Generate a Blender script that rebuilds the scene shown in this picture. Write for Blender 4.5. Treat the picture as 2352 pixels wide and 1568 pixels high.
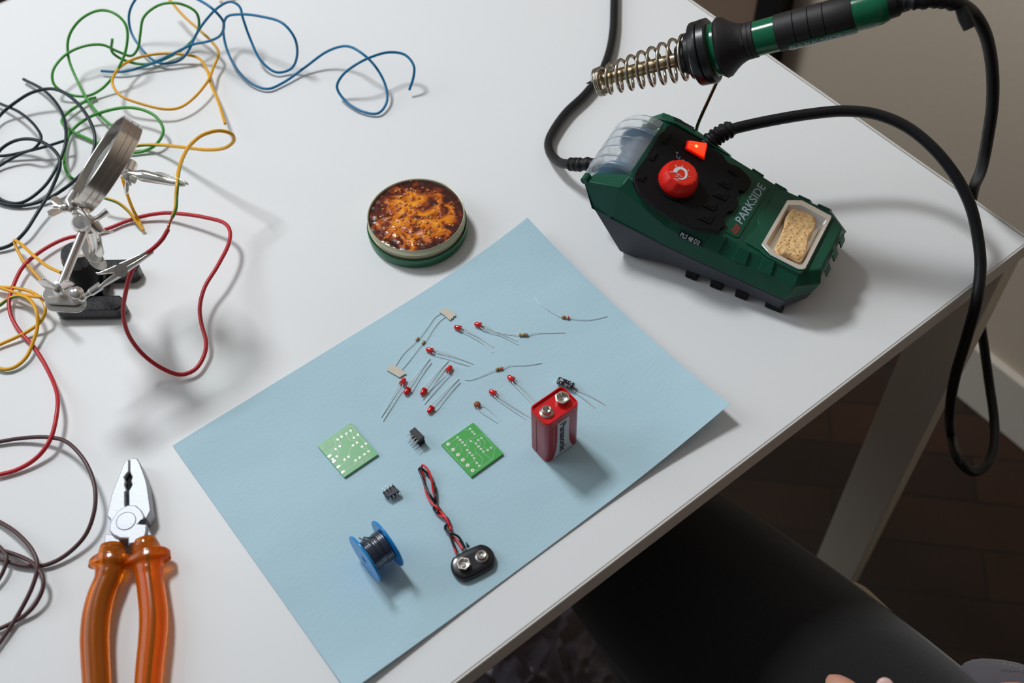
import bpy, bmesh, math, random
from mathutils import Vector, Matrix
random.seed(7)
PI = math.pi
for o in list(bpy.data.objects): bpy.data.objects.remove(o)
SC = bpy.context.scene
COL = SC.collection
# ---------------------------------------------------------------- camera, light, exposure
# working frame: millimetres, origin = front right corner of the table top, x along the front edge, y away, z up from the table top
MM = 0.001
ZT = 0.735
CW = Vector((-620.7317, -203.5490, 638.1172))
RW = Vector((0.78617346, -0.61749484, -0.02512775))
UW = Vector((0.51281236, 0.62912463, 0.58414525))
FW = Vector((0.34489820, 0.47212531, -0.81126008))
FPX = 2616.37847
def V(*a): return Vector(a[0]) if len(a) == 1 else Vector(a)
def wpos(p): return Vector((p[0]*MM, p[1]*MM, p[2]*MM + ZT))
cam = bpy.data.cameras.new('camera'); co = bpy.data.objects.new('camera', cam); COL.objects.link(co)
cam.sensor_width = 36; cam.lens = FPX/2352*36; cam.clip_start = .02; cam.clip_end = 50
m = Matrix((RW, UW, -FW)).transposed().to_4x4(); m.translation = wpos(CW); co.matrix_world = m
cam.dof.use_dof = True; cam.dof.focus_distance = .79; cam.dof.aperture_fstop = 7.1
SC.camera = co
SC.view_settings.view_transform = 'Standard'; SC.view_settings.look = 'None'
SC.view_settings.gamma = 1; SC.view_settings.use_curve_mapping = False
SC.view_settings.exposure = 0.0
# room light: pale daylight all round, warmer and darker from the room side
wd = bpy.data.worlds.new('room'); SC.world = wd; wd.use_nodes = True
nt = wd.node_tree; nt.nodes.clear()
tc = nt.nodes.new('ShaderNodeTexCoord'); sp = nt.nodes.new('ShaderNodeSeparateXYZ'); nt.links.new(tc.outputs['Generated'], sp.inputs[0])
def _mth(op, a, b):
    n = nt.nodes.new('ShaderNodeMath'); n.operation = op
    for i, v in enumerate((a, b)):
        if isinstance(v, (int, float)): n.inputs[i].default_value = v
        else: nt.links.new(v, n.inputs[i])
    return n.outputs[0]
g1 = _mth('MULTIPLY', sp.outputs['X'], -.34); g2 = _mth('MULTIPLY', sp.outputs['Y'], .26)
g3 = _mth('MULTIPLY', sp.outputs['Z'], .58)
gs = _mth('ADD', _mth('ADD', _mth('ADD', g1, g2), g3), .20)
rp = nt.nodes.new('ShaderNodeValToRGB'); nt.links.new(gs, rp.inputs[0])
rp.color_ramp.elements[0].position = 0.12; rp.color_ramp.elements[0].color = (.055, .045, .036, 1)
rp.color_ramp.elements[1].position = 1.0; rp.color_ramp.elements[1].color = (.80, .86, .93, 1)
e = rp.color_ramp.elements.new(.5); e.color = (.30, .28, .26, 1)
bg = nt.nodes.new('ShaderNodeBackground'); nt.links.new(rp.outputs[0], bg.inputs[0]); bg.inputs[1].default_value = .325
wo = nt.nodes.new('ShaderNodeOutputWorld'); nt.links.new(bg.outputs[0], wo.inputs[0])
def area(name, pos, target, sx, sy, power, color):
    l = bpy.data.lights.new(name, 'AREA'); l.shape = 'RECTANGLE'; l.size = sx; l.size_y = sy; l.energy = power; l.color = color
    o = bpy.data.objects.new(name, l); COL.objects.link(o); o.location = wpos(pos)
    o.rotation_euler = (wpos(target) - wpos(pos)).to_track_quat('-Z', 'Y').to_euler(); return o
area('window_and_fill_light', (-430, 1240, 1500), (-430, 150, 0), .30, .30, 20, (.97, .99, 1.0))
area('window_and_fill_light', (-1750, 1900, 1250), (-550, 400, 0), 1.5, 1.5, 18, (.90, .96, 1.0))  # unseen soft fill lamp, added to brighten the left and soften shadows
# ---------------------------------------------------------------- projection helpers (a photo pixel -> a point at a known height)
def ray(x, y): return FW + RW*((x-1176)/FPX) - UW*((y-784)/FPX)
def at(x, y, z=0.0):
    d = ray(x, y); return CW + d*((z-CW.z)/d.z)
def atx(x, y, X):
    d = ray(x, y); return CW + d*((X-CW.x)/d.x)
def aty(x, y, Y):
    d = ray(x, y); return CW + d*((Y-CW.y)/d.y)
def atn(x, y, p, n):
    d = ray(x, y); return CW + d*((Vector(p)-CW).dot(n)/d.dot(n))
def pj(P):
    d = P-CW; z = d.dot(FW); return (1176+FPX*d.dot(RW)/z, 784-FPX*d.dot(UW)/z)
# ---------------------------------------------------------------- materials
def srgb(h):
    if isinstance(h, str):
        h = h.lstrip('#'); c = [int(h[i:i+2], 16)/255 for i in (0, 2, 4)]
    else: c = [v/255 for v in h]
    return tuple((v/12.92 if v <= .04045 else ((v+.055)/1.055)**2.4) for v in c) + (1.0,)
MATS = {}
def mat(name, col, rough=.5, metal=0.0, coat=0.0, trans=0.0, ior=1.45, bump=0.0, bscale=200.0, var=0.0, vscale=20.0, emit=None, estr=0.0, spec=.5, sheen=0.0, aniso=None, alpha=1.0):
    if name in MATS: return MATS[name]
    M = bpy.data.materials.new(name); M.use_nodes = True; t = M.node_tree; b = t.nodes['Principled BSDF']
    c = srgb(col)
    b.inputs['Base Color'].default_value = c; b.inputs['Roughness'].default_value = rough; b.inputs['Metallic'].default_value = metal
    b.inputs['Coat Weight'].default_value = coat; b.inputs['Coat Roughness'].default_value = .08
    b.inputs['Transmission Weight'].default_value = trans; b.inputs['IOR'].default_value = ior
    b.inputs['Specular IOR Level'].default_value = spec; b.inputs['Sheen Weight'].default_value = sheen; b.inputs['Alpha'].default_value = alpha
    if emit: b.inputs['Emission Color'].default_value = srgb(emit); b.inputs['Emission Strength'].default_value = estr
    if bump or var:
        tx = t.nodes.new('ShaderNodeTexCoord')
        mp = t.nodes.new('ShaderNodeMapping'); t.links.new(tx.outputs['Object'], mp.inputs[0])
        if aniso: mp.inputs['Scale'].default_value = aniso
    if bump:
        n = t.nodes.new('ShaderNodeTexNoise'); n.inputs['Scale'].default_value = bscale; n.inputs['Detail'].default_value = 4
        t.links.new(mp.outputs[0], n.inputs['Vector'])
        bp = t.nodes.new('ShaderNodeBump'); bp.inputs['Strength'].default_value = bump; bp.inputs['Distance'].default_value = .001
        t.links.new(n.outputs['Fac'], bp.inputs['Height']); t.links.new(bp.outputs[0], b.inputs['Normal'])
    if var:
        n = t.nodes.new('ShaderNodeTexNoise'); n.inputs['Scale'].default_value = vscale; n.inputs['Detail'].default_value = 5
        t.links.new(mp.outputs[0], n.inputs['Vector'])
        r = t.nodes.new('ShaderNodeValToRGB'); t.links.new(n.outputs['Fac'], r.inputs[0])
        r.color_ramp.elements[0].position = .3; r.color_ramp.elements[1].position = .7
        r.color_ramp.elements[0].color = tuple(x*(1-var) for x in c[:3])+(1,); r.color_ramp.elements[1].color = tuple(min(1, x*(1+var)) for x in c[:3])+(1,)
        t.links.new(r.outputs[0], b.inputs['Base Color'])
    MATS[name] = M; return M
white_top = mat('white_melamine', (229, 231, 233), .36, spec=.14, var=.012, vscale=2.0)
edge_white = mat('white_edge_band', (222, 219, 214), .4)
leg_white = mat('white_painted_leg', (232, 222, 206), .5)
frame_grey = mat('grey_underframe', (180, 172, 162), .5)
paper_m = mat('blue_paper', (178, 209, 222), .85, bump=.16, bscale=420, var=.05, vscale=14, aniso=(.6, 1.2, 1), spec=.15)
green_pl = mat('green_plastic', (8, 76, 56), .42, bump=.12, bscale=1400, spec=.45)
green_gl = mat('green_glossy_plastic', (14, 98, 66), .2, spec=.5)
slate_pl = mat('slate_plastic', (46, 51, 62), .5, bump=.12, bscale=1400)
black_pl = mat('black_plastic', (15, 15, 18), .55, bump=.15, bscale=1400, spec=.22)
rubber = mat('black_rubber', (17, 17, 20), .5, bump=.1, bscale=900, spec=.4)
cable_m = mat('black_cable_rubber', (18, 19, 23), .42, spec=.45)
red_pl = mat('red_plastic', (226, 30, 20), .38)
red_face = mat('red_printed_face', (232, 48, 26), .4)
white_ink = mat('white_ink', (222, 226, 232), .5)
grey_ink = mat('grey_ink', (160, 178, 190), .5)
red_ink = mat('dull_red_ink', (150, 55, 55), .5)
lamp_red = mat('lit_red_switch', (255, 70, 30), .25, emit=(255, 60, 22), estr=.9)
lamp_hot = mat('lit_switch_bulb', (255, 190, 110), .25, emit=(255, 160, 70), estr=2.2)
red_clear = mat('red_switch_rim', (210, 16, 12), .22, emit=(255, 20, 8), estr=.25)
chrome = mat('nickel_plated_steel', (232, 228, 222), .16, metal=.86)
steel = mat('brushed_steel', (204, 200, 194), .28, metal=.9, bump=.1, bscale=900)
tinned = mat('tinned_wire', (236, 238, 238), .3, metal=.5)
ringst = mat('dull_steel_band', (216, 208, 200), .2, metal=.88)
trayst = mat('aluminium_tray', (232, 228, 222), .26, metal=.6)
barrel_m = mat('heated_steel_barrel', (196, 176, 142), .22, metal=1)
tip_m = mat('dark_tip', (52, 52, 58), .35, metal=.8)
spring_m = mat('spring_steel', (176, 166, 150), .2, metal=1)
wall_m = mat('painted_wall', (208, 193, 173), .85, bump=.25, bscale=120)
base_m = mat('white_baseboard_paint', (214, 206, 194), .5)
clear_pl = mat('clear_frosted_plastic', (244, 249, 252), .17, trans=.88, ior=1.16, spec=.8)
glass_m = bpy.data.materials.new('lens_glass'); glass_m.use_nodes = True; _t = glass_m.node_tree; _t.nodes.clear()
_o = _t.nodes.new('ShaderNodeOutputMaterial'); _m = _t.nodes.new('ShaderNodeMixShader'); _a = _t.nodes.new('ShaderNodeBsdfTransparent'); _g = _t.nodes.new('ShaderNodeBsdfGlossy'); _f = _t.nodes.new('ShaderNodeFresnel')
_a.inputs[0].default_value = (.95, .975, .965, 1); _g.inputs['Roughness'].default_value = .02; _f.inputs[0].default_value = 1.5
_t.links.new(_f.outputs[0], _m.inputs[0]); _t.links.new(_a.outputs[0], _m.inputs[1]); _t.links.new(_g.outputs[0], _m.inputs[2]); _t.links.new(_m.outputs[0], _o.inputs[0])
cast_m = mat('black_cast_iron_paint', (20, 22, 28), .32, bump=1.0, bscale=850, coat=.5)
cast_s = mat('smooth_black_paint', (19, 20, 26), .5, bump=.15, bscale=500)
def wiremat(n, c, r=.38): return mat(n, c, r, spec=.5)
w_blue = wiremat('blue_wire_insulation', (4, 112, 160)); w_green = wiremat('green_wire_insulation', (62, 150, 50))
w_yel = wiremat('yellow_wire_insulation', (228, 166, 30)); w_blk = wiremat('dark_wire_insulation', (22, 40, 48))
w_red = wiremat('red_wire_insulation', (188, 36, 46)); w_brn = wiremat('brown_wire_insulation', (80, 52, 54))
w_grn2 = wiremat('green_stripe_insulation', (84, 140, 62)); copper = mat('bare_copper', (214, 140, 104), .28, metal=1)
# ---------------------------------------------------------------- mesh builder
class MB:
    def __init__(s): s.v = []; s.f = []; s.mi = []
    def add(s, vs, fs, mi=0, xf=None):
        n = len(s.v); s.v += [xf(Vector(p)) if xf else Vector(p) for p in vs]
        s.f += [tuple(i+n for i in f) for f in fs]; s.mi += [mi]*len(fs) if isinstance(mi, int) else list(mi); return s
    def box(s, c, d, mi=0, xf=None, rz=0):
        x, y, z = d[0]/2, d[1]/2, d[2]/2; R = Matrix.Rotation(rz, 3, 'Z')
        vs = [Vector(c)+R@Vector((a*x, b*y, e*z)) for a in (-1, 1) for b in (-1, 1) for e in (-1, 1)]
        return s.add(vs, [(0, 1, 3, 2), (4, 6, 7, 5), (0, 4, 5, 1), (2, 3, 7, 6), (0, 2, 6, 4), (1, 5, 7, 3)], mi, xf)
    def prism(s, poly, z0, z1, mi=0, xf=None):
        a = sum(poly[i][0]*poly[(i+1) % len(poly)][1]-poly[(i+1) % len(poly)][0]*poly[i][1] for i in range(len(poly)))
        if a < 0: poly = poly[::-1]
        n = len(poly); vs = [(p[0], p[1], z0) for p in poly]+[(p[0], p[1], z1) for p in poly]
        return s.add(vs, [tuple(range(n))[::-1], tuple(range(n, 2*n))]+[(i, (i+1) % n, n+(i+1) % n, n+i) for i in range(n)], mi, xf)
    def slab(s, pts, off, mi=0):   # polygon of 3-D points thickened by vector off
        n = len(pts); vs = [Vector(p) for p in pts]; nn = sum(((vs[i]-vs[0]).cross(vs[(i+1) % n]-vs[0]) for i in range(1, n-1)), Vector())
        if nn.dot(off) < 0: vs = vs[::-1]
        vs = vs+[p+off for p in vs]
        return s.add(vs, [tuple(range(n))[::-1], tuple(range(n, 2*n))]+[(i, (i+1) % n, n+(i+1) % n, n+i) for i in range(n)], mi)
    def rings(s, R, mi=0, closed=True, caps=True, loop=False):
        n = len(R[0]); k = len(s.v); s.v += [Vector(p) for r in R for p in r]; m0 = len(s.f)
        for i in range(len(R) if loop else len(R)-1):
            j2 = (i+1) % len(R)
            for j in range(n if closed else n-1):
                a = k+i*n+j; b = k+i*n+(j+1) % n; c = k+j2*n+(j+1) % n; d = k+j2*n+j
                s.f.append((a, b, c, d)); s.mi.append(mi(i, j) if callable(mi) else mi)
        if caps and not loop:
            s.f.append(tuple(k+j for j in range(n))[::-1]); s.f.append(tuple(k+(len(R)-1)*n+j for j in range(n))); s.mi += [0 if callable(mi) else mi]*2
        return s
    def lathe(s, prof, seg=32, o=(0, 0, 0), ax=(0, 0, 1), mi=0, caps=True):   # prof: (radius, distance along ax)
        ax = Vector(ax).normalized(); q = Vector((0, 0, 1)).rotation_difference(ax); o = Vector(o)
        R = [[o+q@Vector((r*math.cos(2*PI*j/seg), r*math.sin(2*PI*j/seg), h)) for j in range(seg)] for r, h in prof]
        return s.rings(R, mi, caps=caps)
    def tube(s, pts, r, seg=10, mi=0, caps=True, twist=0.0):
        pts = [Vector(p) for p in pts]; n = len(pts); rad = r if isinstance(r, (list, tuple)) else [r]*n
        T = [(pts[min(i+1, n-1)]-pts[max(i-1, 0)]).normalized() for i in range(n)]
        up = Vector((0, 0, 1)) if abs(T[0].z) < .9 else Vector((1, 0, 0)); N = (up-T[0]*up.dot(T[0])).normalized(); R = []; ln = 0
        for i in range(n):
            N = (N-T[i]*N.dot(T[i])).normalized(); B = T[i].cross(N)
            if i: ln += (pts[i]-pts[i-1]).length
            R.append([pts[i]+(N*math.cos(2*PI*j/seg+twist*ln)+B*math.sin(2*PI*j/seg+twist*ln))*rad[i] for j in range(seg)])
        return s.rings(R, mi, caps=caps)
    def ball(s, c, r, seg=12, mi=0, sz=1.0):
        return s.lathe([(max(r*math.sin(PI*i/(seg//2)), r*.02), -r*sz*math.cos(PI*i/(seg//2))) for i in range(seg//2+1)], seg, c, (0, 0, 1), mi)
    def build(s, name, mats, parent=None, smooth=35, bevel=0.0, loc=None, sub=0, bseg=2, kids=None):
        if not isinstance(mats, (list, tuple)): mats = [mats]
        me = bpy.data.meshes.new(name)
        if parent is not None or loc == 'local': vs = [tuple(p*MM) for p in s.v]; L = (0, 0, 0)
        else:
            xs = [p.x for p in s.v]; ys = [p.y for p in s.v]; zs = [p.z for p in s.v]
            b = Vector(((min(xs)+max(xs))/2, (min(ys)+max(ys))/2, min(zs))) if loc is None else Vector(loc)
            vs = [tuple((p-b)*MM) for p in s.v]; L = wpos(b)
        if parent is not None and parent.get('_base') is not None:
            b = Vector(parent['_base']); vs = [tuple((p-b)*MM) for p in s.v]
        me.from_pydata(vs, [], s.f); me.update()
        mi = list(s.mi)
        bm = bmesh.new(); bm.from_mesh(me); bmesh.ops.recalc_face_normals(bm, faces=bm.faces[:]); bm.to_mesh(me); bm.free()
        for mm in mats: me.materials.append(mm)
        for i, p in enumerate(me.polygons): p.material_index = s.mi[i]; p.use_smooth = smooth > 0
        if smooth > 0 and smooth < 180: me.set_sharp_from_angle(angle=math.radians(smooth))
        o = bpy.data.objects.new(name, me); COL.objects.link(o); o.location = L
        if parent is not None: o.parent = parent
        if parent is not None and parent.get('_base') is not None: o['_base'] = parent['_base']
        if bevel: b = o.modifiers.new('bevel', 'BEVEL'); b.width = bevel*MM; b.segments = bseg; b.limit_method = 'ANGLE'; b.angle_limit = math.radians(40)
        if sub: b = o.modifiers.new('sub', 'SUBSURF'); b.levels = sub; b.render_levels = sub
        return o
def crom(pts, k=8):
    P = [Vector(p) for p in pts]; out = []
    for i in range(len(P)-1):
        a = P[i-1] if i else P[0]*2-P[1]; b, c = P[i], P[i+1]; d = P[i+2] if i+2 < len(P) else P[-1]*2-P[-2]
        # centripetal-ish tangents
        l0 = max((b-a).length, 1e-3)**.5; l1 = max((c-b).length, 1e-3)**.5; l2 = max((d-c).length, 1e-3)**.5
        m1 = ((b-a)/l0-(c-a)/(l0+l1)+(c-b)/l1)*l1; m2 = ((c-b)/l1-(d-b)/(l1+l2)+(d-c)/l2)*l1
        for j in range(k):
            t = j/k; out.append(b*(2*t**3-3*t*t+1)+m1*(t**3-2*t*t+t)+c*(-2*t**3+3*t*t)+m2*(t**3-t*t))
    out.append(P[-1]); return out
def tag(o, label, cat, group=None):
    o['label'] = label; o['category'] = cat
    if group: o['group'] = group
    return o
def thing(name, base, label, cat, group=None):      # Empty at the base; parts are given in working millimetres
    o = bpy.data.objects.new(name, None); COL.objects.link(o); o.location = wpos(base); o['_base'] = list(base)
    o.empty_display_size = .02
    return tag(o, label, cat, group)
def struct(o): o['kind'] = 'structure'; return o
def text(body, name, size, M4, mt, parent, ext=.12, bold=0.0, space=1.0, width=None):
    cu = bpy.data.curves.new(name, 'FONT'); cu.body = body; cu.size = 10; cu.extrude = 0; cu.align_x = 'CENTER'; cu.align_y = 'CENTER'; cu.offset = bold; cu.space_character = space
    cu.resolution_u = 3
    to = bpy.data.objects.new('t', cu); COL.objects.link(to); bpy.context.view_layer.update()
    me = bpy.data.meshes.new_from_object(to.evaluated_get(bpy.context.evaluated_depsgraph_get())); bpy.data.objects.remove(to)
    xs = [v.co.x for v in me.vertices]; ys = [v.co.y for v in me.vertices]
    cx = (min(xs)+max(xs))/2; cy = (min(ys)+max(ys))/2; sx = size/10; sy = size/10
    if width: sx = width/(max(xs)-min(xs)); sy = size/(max(ys)-min(ys))
    b = MB(); b.add([M4@Vector(((v.co.x-cx)*sx, (v.co.y-cy)*sy, ext)) for v in me.vertices], [tuple(p.vertices) for p in me.polygons])
    bpy.data.meshes.remove(me)
    return b.build(name, mt, parent, smooth=0)
def frame(o, x, y):   # matrix with axes x, y (made orthogonal), z = x cross y, origin o
    x = Vector(x).normalized(); z = x.cross(Vector(y)).normalized(); y = z.cross(x)
    M4 = Matrix((x, y, z)).transposed().to_4x4(); M4.translation = Vector(o); return M4
def cut(o, mb):   # carve the shape mb (given in working millimetres) out of part o
    c_ = mb.build('cutter', [], o.parent, smooth=0); bv = [(m_.width, m_.segments) for m_ in o.modifiers]; o.modifiers.clear()
    m_ = o.modifiers.new('cut', 'BOOLEAN'); m_.operation = 'DIFFERENCE'; m_.object = c_; m_.solver = 'EXACT'
    bpy.context.view_layer.update(); me = bpy.data.meshes.new_from_object(o.evaluated_get(bpy.context.evaluated_depsgraph_get()))
    o.modifiers.clear(); o.data = me; cm = c_.data; bpy.data.objects.remove(c_); bpy.data.meshes.remove(cm)
    for w_, s_ in bv:
        m_ = o.modifiers.new('bevel', 'BEVEL'); m_.width = w_; m_.segments = s_; m_.limit_method = 'ANGLE'; m_.angle_limit = math.radians(40)
# ---------------------------------------------------------------- room
FZ = -735
b = MB(); b.box((-600, 200, FZ-10), (5000, 5000, 20)); fl = struct(b.build('floor', mat('floor_tmp', '#000000'), smooth=0))
M = bpy.data.materials.new('dark_parquet'); M.use_nodes = True; t = M.node_tree; pb = t.nodes['Principled BSDF']
tx = t.nodes.new('ShaderNodeTexCoord'); mp = t.nodes.new('ShaderNodeMapping'); t.links.new(tx.outputs['Object'], mp.inputs[0]); mp.inputs['Rotation'].default_value = (0, 0, .8)
bk = t.nodes.new('ShaderNodeTexBrick'); t.links.new(mp.outputs[0], bk.inputs[0])
bk.inputs['Color1'].default_value = srgb((72, 42, 22)); bk.inputs['Color2'].default_value = srgb((46, 27, 17)); bk.inputs['Mortar'].default_value = srgb((30, 18, 12))
bk.inputs['Scale'].default_value = 1; bk.inputs['Brick Width'].default_value = .38; bk.inputs['Row Height'].default_value = .07; bk.inputs['Mortar Size'].default_value = .0018
ns = t.nodes.new('ShaderNodeTexNoise'); ns.inputs['Scale'].default_value = 7; ns.inputs['Detail'].default_value = 6; t.links.new(mp.outputs[0], ns.inputs['Vector'])
mx = t.nodes.new('ShaderNodeMix'); mx.data_type = 'RGBA'; mx.blend_type = 'MULTIPLY'; mx.inputs[0].default_value = .7
t.links.new(bk.outputs[0], mx.inputs[6]); t.links.new(ns.outputs['Fac'], mx.inputs[7]); t.links.new(mx.outputs[2], pb.inputs['Base Color']); pb.inputs['Roughness'].default_value = .38
fl.data.materials[0] = M
b = MB(); b.box((404+20, 200, FZ+1400), (40, 5000, 2800)); struct(b.build('wall_right', wall_m, smooth=0))
b = MB(); b.box((394+6, 200, FZ+54), (14, 4900, 108)); struct(b.build('baseboard_right', base_m, smooth=0, bevel=2))
# dark brown panel against the right wall, edged by a black frame
b = MB(); b.box((391, 1030, FZ+1020), (24, 900, 2040)); dr = struct(b.build('wall_panel_1', mat('dark_brown_panel', (128, 106, 90), .55, var=.08, vscale=5), smooth=0, bevel=1))
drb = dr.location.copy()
b = MB(); b.box((385, 562, FZ+1030), (34, 34, 2060)); b.box((385, 1500, FZ+1030), (34, 34, 2060)); b.box((385, 1030, FZ+2060), (34, 970, 34)); fr_ = b.build('panel_frame', mat('black_panel_frame', (13, 12, 13), .5), smooth=0, bevel=1.5)
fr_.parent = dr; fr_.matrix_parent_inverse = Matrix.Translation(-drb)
# ---------------------------------------------------------------- table
tb = thing('table', (-750, 375, FZ), 'white rectangular table with panel legs, carrying the tools', 'table')
b = MB(); b.box((-750, 375.7, -10.4), (1497, 748.5, 19.2)); b.build('table_top', white_top, tb, smooth=35, bevel=.8)
b = MB()
b.box((-750, .75, -10.2), (1501, 1.5, 18.4)); b.box((.75-.25, 376, -10.2), (1.5, 752, 18.4)); b.box((-750, 751.2, -10.2), (1501, 1.5, 18.4)); b.box((-1499.8, 376, -10.2), (1.5, 752, 18.4))
b.build('edge_band', edge_white, tb, smooth=35, bevel=.6)
b = MB(); b.box((-750, 376, -36), (1360, 640, 30)); b.build('underframe', frame_grey, tb, bevel=1)
for (x, y) in ((-9, 42), (-9, 710), (-1491, 42), (-1491, 710)):
    o_ = 22 if x > -700 else -22; y0_ = 1.5 if y < 300 else 690
    b = MB(); b.rings([[(x-10+q_, y0_, z_), (x+9+q_, y0_, z_), (x+9+q_, y0_+50, z_), (x-10+q_, y0_+50, z_)] for q_, z_ in ((0, -21), (o_, -735))]); b.build('leg', leg_white, tb, smooth=0, bevel=1.2)
# ---------------------------------------------------------------- sheet of blue paper
PX0, PX1, PY0, PY1 = -573.3, -276.3, 32.0, 242.0
def paper_z(x, y):
    s = x-PX0; w = (y-(PY0+PY1)/2)/105; t = max(0.0, (s-186)/111); z = t*t*(4.5+7.0*abs(w)**2.2)
    c = max(0.0, 1-math.hypot(s, y-PY0)/90); z += 2.5*c*c
    c = max(0.0, 1-abs(y-PY0)/26); z += 1.4*c*c*(.5+.5*math.cos(s/42))
    return z+.35
b = MB(); nx, ny = 90, 64; top = []
for j in range(ny+1):
    for i in range(nx+1):
        x = PX0+(PX1-PX0)*i/nx; y = PY0+(PY1-PY0)*j/ny; top.append((x, y, paper_z(x, y)+.07*math.sin(x*.11+y*.05)*math.sin(y*.19)))
nn = len(top); idx = lambda i, j: j*(nx+1)+i
fs = [(idx(i, j), idx(i+1, j), idx(i+1, j+1), idx(i, j+1)) for j in range(ny) for i in range(nx)]
fs += [tuple(nn+k for k in f[::-1]) for f in fs]
for i in range(nx):
    fs.append((idx(i+1, 0), idx(i, 0), nn+idx(i, 0), nn+idx(i+1, 0))); fs.append((idx(i, ny), idx(i+1, ny), nn+idx(i+1, ny), nn+idx(i, ny)))
for j in range(ny):
    fs.append((idx(0, j), idx(0, j+1), nn+idx(0, j+1), nn+idx(0, j))); fs.append((idx(nx, j+1), idx(nx, j), nn+idx(nx, j), nn+idx(nx, j+1)))
b.add(top+[(p[0], p[1], p[2]-.22) for p in top], fs)
tag(b.build('paper_sheet', paper_m, smooth=60), 'light blue sheet of paper spread flat on the white table', 'paper')
def onp(x, y, h=0.0):   # pixel -> point at height h above the paper surface
    p = at(x, y, h+.5)
    for _ in range(3): p = at(x, y, paper_z(p.x, p.y)+h)
    return p
# ---------------------------------------------------------------- wires on the table
def wire(name, pts, r, mats, label, cat='wire', group=None, z0=None, seg=10, k=8, stripe=0.0, ends=None):
    P = crom([at(*p) for p in pts], k)
    P = [V(p.x, p.y, max(p.z, r+.05)) for p in P]
    b = MB(); mi = 0
    if stripe: b.tube(P, r, 12, mi=(lambda i, j: 1 if j < 5 else 0), twist=stripe)
    else: b.tube(P, r, seg)
    o = b.build(name, mats, smooth=60); tag(o, label, cat, group)
    return o
B_ = 1.15
wire('blue_wire', [(232,163,4),(285,164,4),(345,147,6),(400,122,12),(440,103,16),(478,95,22),(507,80,34),(513,50,50),(490,22,60),(445,-6,60),(380,-30,50),(320,-10,40),(297,30,26),(300,70,14),(325,112,8),(355,140,4),(385,146,4),(415,137,6),(432,118,12),(450,80,20),(470,50,26),(500,18,34),(530,4,40),(550,15,38),(558,42,32),(575,90,18),(600,140,8),(635,166,3),(668,158,4),(682,130,16),(677,88,34),(650,54,42),(600,38,40),(550,33,34),(520,40,28),(513,65,22),(520,110,12),(545,160,5),(580,193,3),(615,204,2),(650,190,2),(700,155,5),(750,119,14),(792,106,22),(825,118,26),(860,150,20),(885,195,10),(888,235,4),(868,260,2),(830,255,2),(790,228,4),(774,200,10),(785,175,18),(815,150,26),(850,132,28),(895,120,26),(930,126,24),(950,150,20),(950,175,14),(940,207,5)],
     1.1, w_blue, 'blue insulated wire looping across the far part of the white table')
wire('green_wire', [(258,90,30),(258,120,16),(290,140,6),(340,147,3),(400,125,3),(440,95,8),(457,60,22),(450,28,34),(410,8,40),(365,12,38),(330,40,32),(322,80,22),(317,110,14),(302,128,10),(270,118,16),(235,103,22),(190,107,24),(148,128,22),(121,165,18),(125,195,12),(160,217,6),(200,220,4),(235,203,6),(270,160,16),(290,110,28),(290,60,40),(265,32,46),(228,24,46),(185,45,40),(158,85,30),(157,130,20),(175,180,12),(205,235,8),(240,275,6),(300,320,2)],
     1.15, w_green, 'long green wire with two big loops at the far left of the table')
wire('green_wire', [(221,224,2),(205,228,3),(150,264,4),(142,280,4),(155,295,3),(200,318,2),(240,335,2),(285,350,2),(330,347,2),(360,330,6),(375,300,10),(360,270,14),(330,253,15),(290,247,14),(240,256,10),(200,272,6),(165,300,3),(150,340,3),(148,375,6),(160,405,8),(180,418,3)],
     1.25, w_green, 'shorter green wire curled on the table behind the magnifier')
wire('yellow_wire', [(385,-6,20),(420,35,18),(465,75,14),(490,100,12),(502,122,10),(490,155,8),(478,185,10),(445,225,9),(415,246,8),(385,251,9),(330,240,12),(275,218,16),(258,188,18),(275,155,16),(310,135,12),(360,124,10),(410,124,8),(455,133,6),(475,160,6),(485,195,8),(500,230,10),(517,284,14)],
     1.15, w_yel, 'plain yellow wire looped beside the blue wire at the far end')
wire('yellow_wire', [(498,-14,6),(505,-3,3),(540,-12,3),(580,-30,2)], 1.1, w_yel, 'yellow wire end barely showing at the top edge beyond the blue wire')
wire('dark_wire', [(54,182,3),(100,207,6),(135,245,10),(150,285,14),(150,330,14),(135,375,10),(100,430,5),(50,465,2),(10,462,2),(-30,430,4)],
     1.3, w_blk, 'dark wire with its cut end at the upper left, before the green loops', group=None)
wire('dark_wire', [(-40,330,3),(0,265,6),(40,232,12),(75,212,16),(120,204,18),(165,225,20),(205,275,20),(218,320,18),(205,375,12),(165,420,6),(105,458,3),(50,472,2),(0,465,2),(-40,440,2)],
     1.35, w_blk, 'dark wire forming the biggest arch left of the magnifier')
wire('dark_wire', [(-30,225,4),(0,238,5),(45,258,10),(85,295,16),(94,320,18),(80,340,14),(50,352,8),(0,380,3),(-30,400,3)],
     1.2, w_blk, 'dark wire bending sharply near the left edge of the table')
wire('dark_wire', [(-40,352,6),(0,358,4),(60,348,6),(110,335,10),(157,320,12)], 1.15, w_blk, 'short straight end of dark wire pointing at the magnifier')
wire('dark_wire', [(-30,400,3),(0,345,6),(30,325,10),(65,319,14),(105,330,18),(135,360,20),(138,380,18),(120,430,12),(85,490,8),(55,535,6),(25,562,3),(-10,574,2)],
     1.35, w_blk, 'dark wire running down past the folded yellow wire')
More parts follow.
